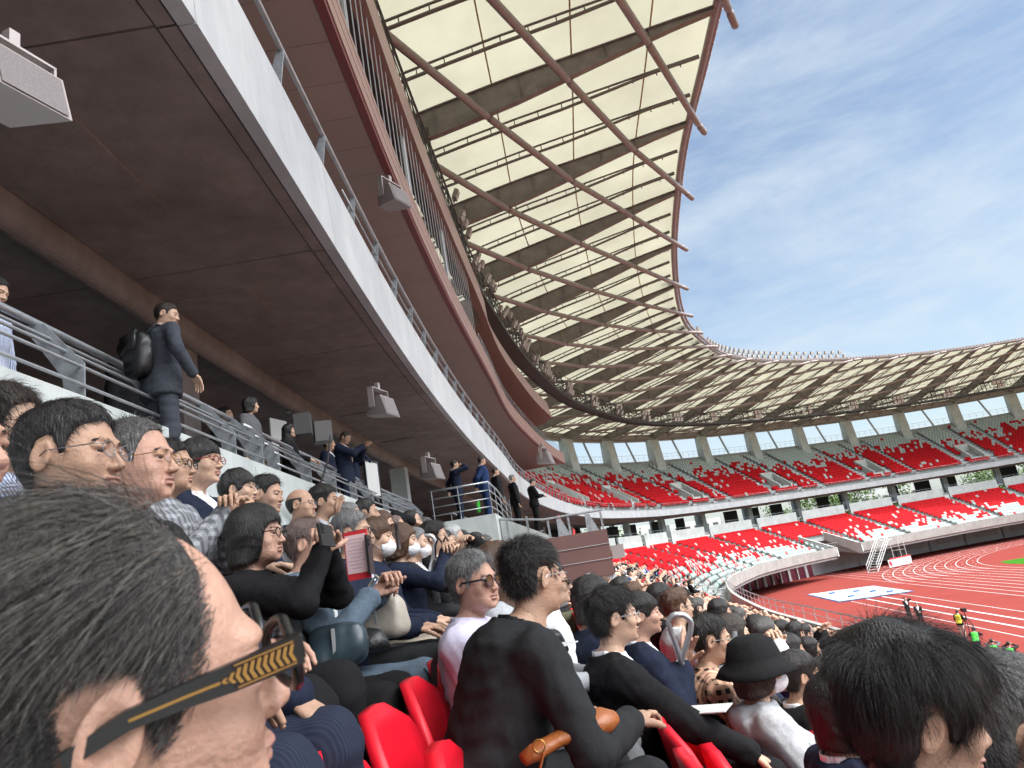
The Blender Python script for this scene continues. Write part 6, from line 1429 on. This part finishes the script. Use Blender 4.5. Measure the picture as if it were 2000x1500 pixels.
# ---------------------------------------------------------------- the packed rows beyond
def crowd():
    rn=random.Random(21); protos=[]
    tops=['black','navy','char','white','grey','sky','blue','lgrey','beige','olive','teal','cream']
    def mk(look,sk,h,nst,hres): 
        r,J=person('p',(0,-500,0),0,look,sk,None,h=h,nst=nst,hres=hres); return r
    base=[(dict(style='short'),dict(hands=('lap','lap'))),(dict(style='wavy',gl='black'),dict(hands=('clasp','clasp'),hyaw=.2)),(dict(style='fringe',kind='shirt',top='white'),dict(hands=('clap','clap'),hyaw=-.15)),
          (dict(style='bob',female=True,kind='cardigan'),dict(hands=('lap','lap'),hyaw=.1)),(dict(style='part',hair='s',age=1,gl='steel'),dict(hands=('phone','phone'))),(dict(style='thin',hair='g',age=1,fat=.5),dict(hands=('clasp','lap'),hyaw=.3)),
          (dict(style='long',female=True,hair='b',kind='cardigan'),dict(hands=('cam','cam'))),(dict(style='bald',age=1,skin='b'),dict(hands=('lap','lap')))]
    W=[.32,.16,.10,.16,.07,.08,.05,.06]
    near=[mk(dict(l),dict(s),.02,350,.008) for l,s in base]
    far=[mk(dict(l),dict(s),.042,0,.019) for l,s in base]
    spots=[]
    for k in range(2,NROW):
        s1={2:17,3:20,9:60,10:52,11:46,12:42,13:38}.get(k,70)
        s0={2:4.6,3:5.0,4:5.3,5:5.0}.get(k,3.2 if k<8 else 2.6)
        for s in np.arange(s0,s1,.5):
            s=float(s)
            if any(abs(s-a)<.55 for a in AISL): continue
            if abs(s-9.2)<.55 or abs(s-17)<.5: continue
            if k<=3 and s>15: continue
            if rn.random()<(.28 if k==2 and s<9.5 else .10): continue
            if k==2 and s<9.8 : continue
            if s>30 and rn.random()<.12: continue
            q_=P3(s,rowoff(k),rowz(k)+1.1); v_=Vector(q_)-Vector(EYE); w_=v_.dot(_fw)
            if w_<.3 or 1000+1400*v_.dot(_rt)/w_>2120 or 750-1400*v_.dot(_up)/w_>1640: continue
            spots.append((s,k))
    for k in (0,1):
        for s in np.arange(9.0 if k==0 else 8.6,17,.55):
            if rn.random()<.85: spots.append((float(s),k))
    def dist(sk): p=P3(sk[0],rowoff(sk[1]),rowz(sk[1])+1); return math.dist(p,EYE)
    spots.sort(key=dist); n_ind=232; print('crowd',len(spots))
    hn={'short':'short','wavy':'wavy','fringe':'straight','bob':'bobbed','part':'side-parted','thin':'thin','long':'long','bald':'sparse'}
    hc={'k':'black','s':'greying','g':'grey','b':'brown','d':'dark brown','w':'white'}
    tn={'black':'black','navy':'navy','char':'charcoal','white':'white','grey':'grey','sky':'light blue','blue':'bright navy','lgrey':'pale grey','beige':'beige','olive':'olive','teal':'dark green','cream':'cream'}
    SV=[];SF=[];SM=[];nv=0; mats=[]; mid={}
    def mi(m):
        if m.name not in mid: mid[m.name]=len(mats); mats.append(m)
        return mid[m.name]
    cache={}
    for q,(s,k) in enumerate(spots):
        b=rn.choices(range(8),W)[0]; d=dist((s,k)); top=rn.choices(tops,[.36,.22,.12,.08,.06,.02,.02,.05,.02,.02,.02,.01])[0]; trs=rn.choice(['black','black','navy','char','grey','olive'])
        hair=rn.choice(['k','k','k','k','k','k','d','d','s','g','b']) if b not in(5,6) else rn.choice(['g','s','b','k']); skin=rn.choice('aabbcd')
        o_=rowoff(k)-.02+rn.uniform(-.05,.05); s+=rn.uniform(-.05,.05); p=P3(s,o_,rowz(k)); rz=ang(s)+rn.uniform(-.25,.45); sc_=rn.uniform(.93,1.07)
        src=(near if d<13 else far)[b]
        if q<n_ind:
            root=src.copy(); COL.objects.link(root); root.name='person'; root.location=p; root.rotation_euler=(0,0,rz); root.scale=(sc_,)*3
            where='among the nearer packed rows' if d<9 else ('in the middle rows' if d<16 else 'in the far lower rows')
            root['label']='%s with %s %s hair in a %s top %s'%('woman' if base[b][0].get('female') else 'man',hn[base[b][0]['style']],hc[hair],tn[top],where)
            root['group']='spectators filling the rows beyond'; root['category']='person'
            for ch in src.children:
                c=ch.copy(); COL.objects.link(c); c.parent=root; nm=ch.name.split('.')[0]
                m={'jacket':CL[top],'cardigan':CL[top],'shirt':CL[top] if base[b][0].get('kind')=='shirt' else None,'collar':CL[top],'trousers':CL[trs],'hair':HR[hair],'eyebrow':HR['k'],'body':None}.get(nm)
                if nm=='body': m=SK[skin]
                if m is not None: c.material_slots[0].link='OBJECT'; c.material_slots[0].material=m
        else:
            src=far[b]; c_,s_=math.cos(rz),math.sin(rz); Mr=np.array([[c_,-s_,0],[s_,c_,0],[0,0,1]])*sc_
            for ch in src.children:
                nm=ch.name.split('.')[0]
                if nm in('glasses','eyebrow','shoes','face_mask'): continue
                if ch.name not in cache:
                    me=ch.data; V=np.zeros(len(me.vertices)*3,np.float32); me.vertices.foreach_get('co',V); V=V.reshape(-1,3); ML=np.array(ch.matrix_local)
                    V=V@ML[:3,:3].T+ML[:3,3]; F=[list(pp.vertices) for pp in me.polygons if len(pp.vertices)==4]; cache[ch.name]=(V,np.array(F))
                V,F=cache[ch.name]
                m={'jacket':CL[top],'cardigan':CL[top],'shirt':CL[top] if base[b][0].get('kind')=='shirt' else CL['white'],'collar':CL[top],'trousers':CL[trs],'hair':HR[hair],'body':SK[skin]}.get(nm,CL['black'])
                SV.append(V@Mr.T+p); SF.append(F+nv); SM.append(np.full(len(F),mi(m))); nv+=len(V)
    if SV:
        me=fast_mesh('distant_crowd',np.vstack(SV),np.vstack(SF),mats,np.concatenate(SM)); o=link('distant_crowd',me); tag(o,'mass of seated spectators filling the far lower rows','crowd',None,'stuff')
    for r in near+far:
        for c in list(r.children): bpy.data.objects.remove(c)
        bpy.data.objects.remove(r)
    # suited people standing on the aisle far down the rows
    for i,(x,y,d,t_) in enumerate(((1338,1140,33,'black'),(1350,1136,35,'black'),(1322,1134,36,'navy'),(1345,1128,38,'char'),(1230,1120,29,'blue'))):
        PL(['tall man in a black suit standing in the far aisle, front of the group','man in a black suit just behind the tall standing man','man in navy standing left in the far aisle group','grey suited man at the back of the standing aisle group','man in a blue suit standing on the far aisle steps'][i],x,y,d,8,-100,dict(style='short',top=t_,trs=t_),dict(stand=True),'people standing in the far aisle',zt=float(pix(x,y,d).z)-1.62,h=.035,nst=0,hres=.014)
crowd()
# hoop handrails at the aisles
def pixrail(pts,d,label,r=.015,dd=0):
    Q=[np.array(pix(x,y,d+dd*i)) for i,(x,y) in enumerate(pts)]; P=[Q[0]]
    for a,b in zip(Q[:-1],Q[1:]): P+=[a*.66+b*.34,a*.34+b*.66]
    P.append(Q[-1]); mb=MB(); mb.tube(P,r,8); thing(mb,'aisle_handrail',M_GALV,label,'handrail','hoop handrails in the aisles',tuple(P[0]),True)
pixrail([(1345,1345),(1325,1270),(1304,1222),(1308,1204),(1326,1198),(1346,1206),(1352,1222),(1340,1260),(1328,1300)],3.7,'tall grey hoop handrail between the black suit and the checked shirt')
pixrail([(1524,1345),(1528,1290),(1518,1268),(1498,1261),(1478,1266)],4.3,'grey hoop handrail behind the bucket hat woman')
pixrail([(826,1130),(816,1075),(820,1052),(836,1043),(850,1052),(850,1068),(838,1125)],5.0,'curved grey hoop handrail beside the blue tie man')
pixrail([(1500,1345),(1545,1400),(1552,1345),(1548,1300)],4.0,'short grey handrail post beside the black suited man',.013)
for s,k,lb in ((9.2,3,'grey hoop handrail further up the aisle'),(9.2,6,'grey hoop handrail in the middle of the crowd'),(9.2,8,'grey hoop handrail low in the crowd'),(17,4,'grey hoop handrail at the end of the plum wall'),(17,7,'small grey hoop handrail far down the rows'),(25,6,'small grey hoop handrail by the far aisle'),(25,9,'small grey hoop handrail low on the far aisle')):
    hoop(s,rowoff(k)+.2,rowz(k),lb)
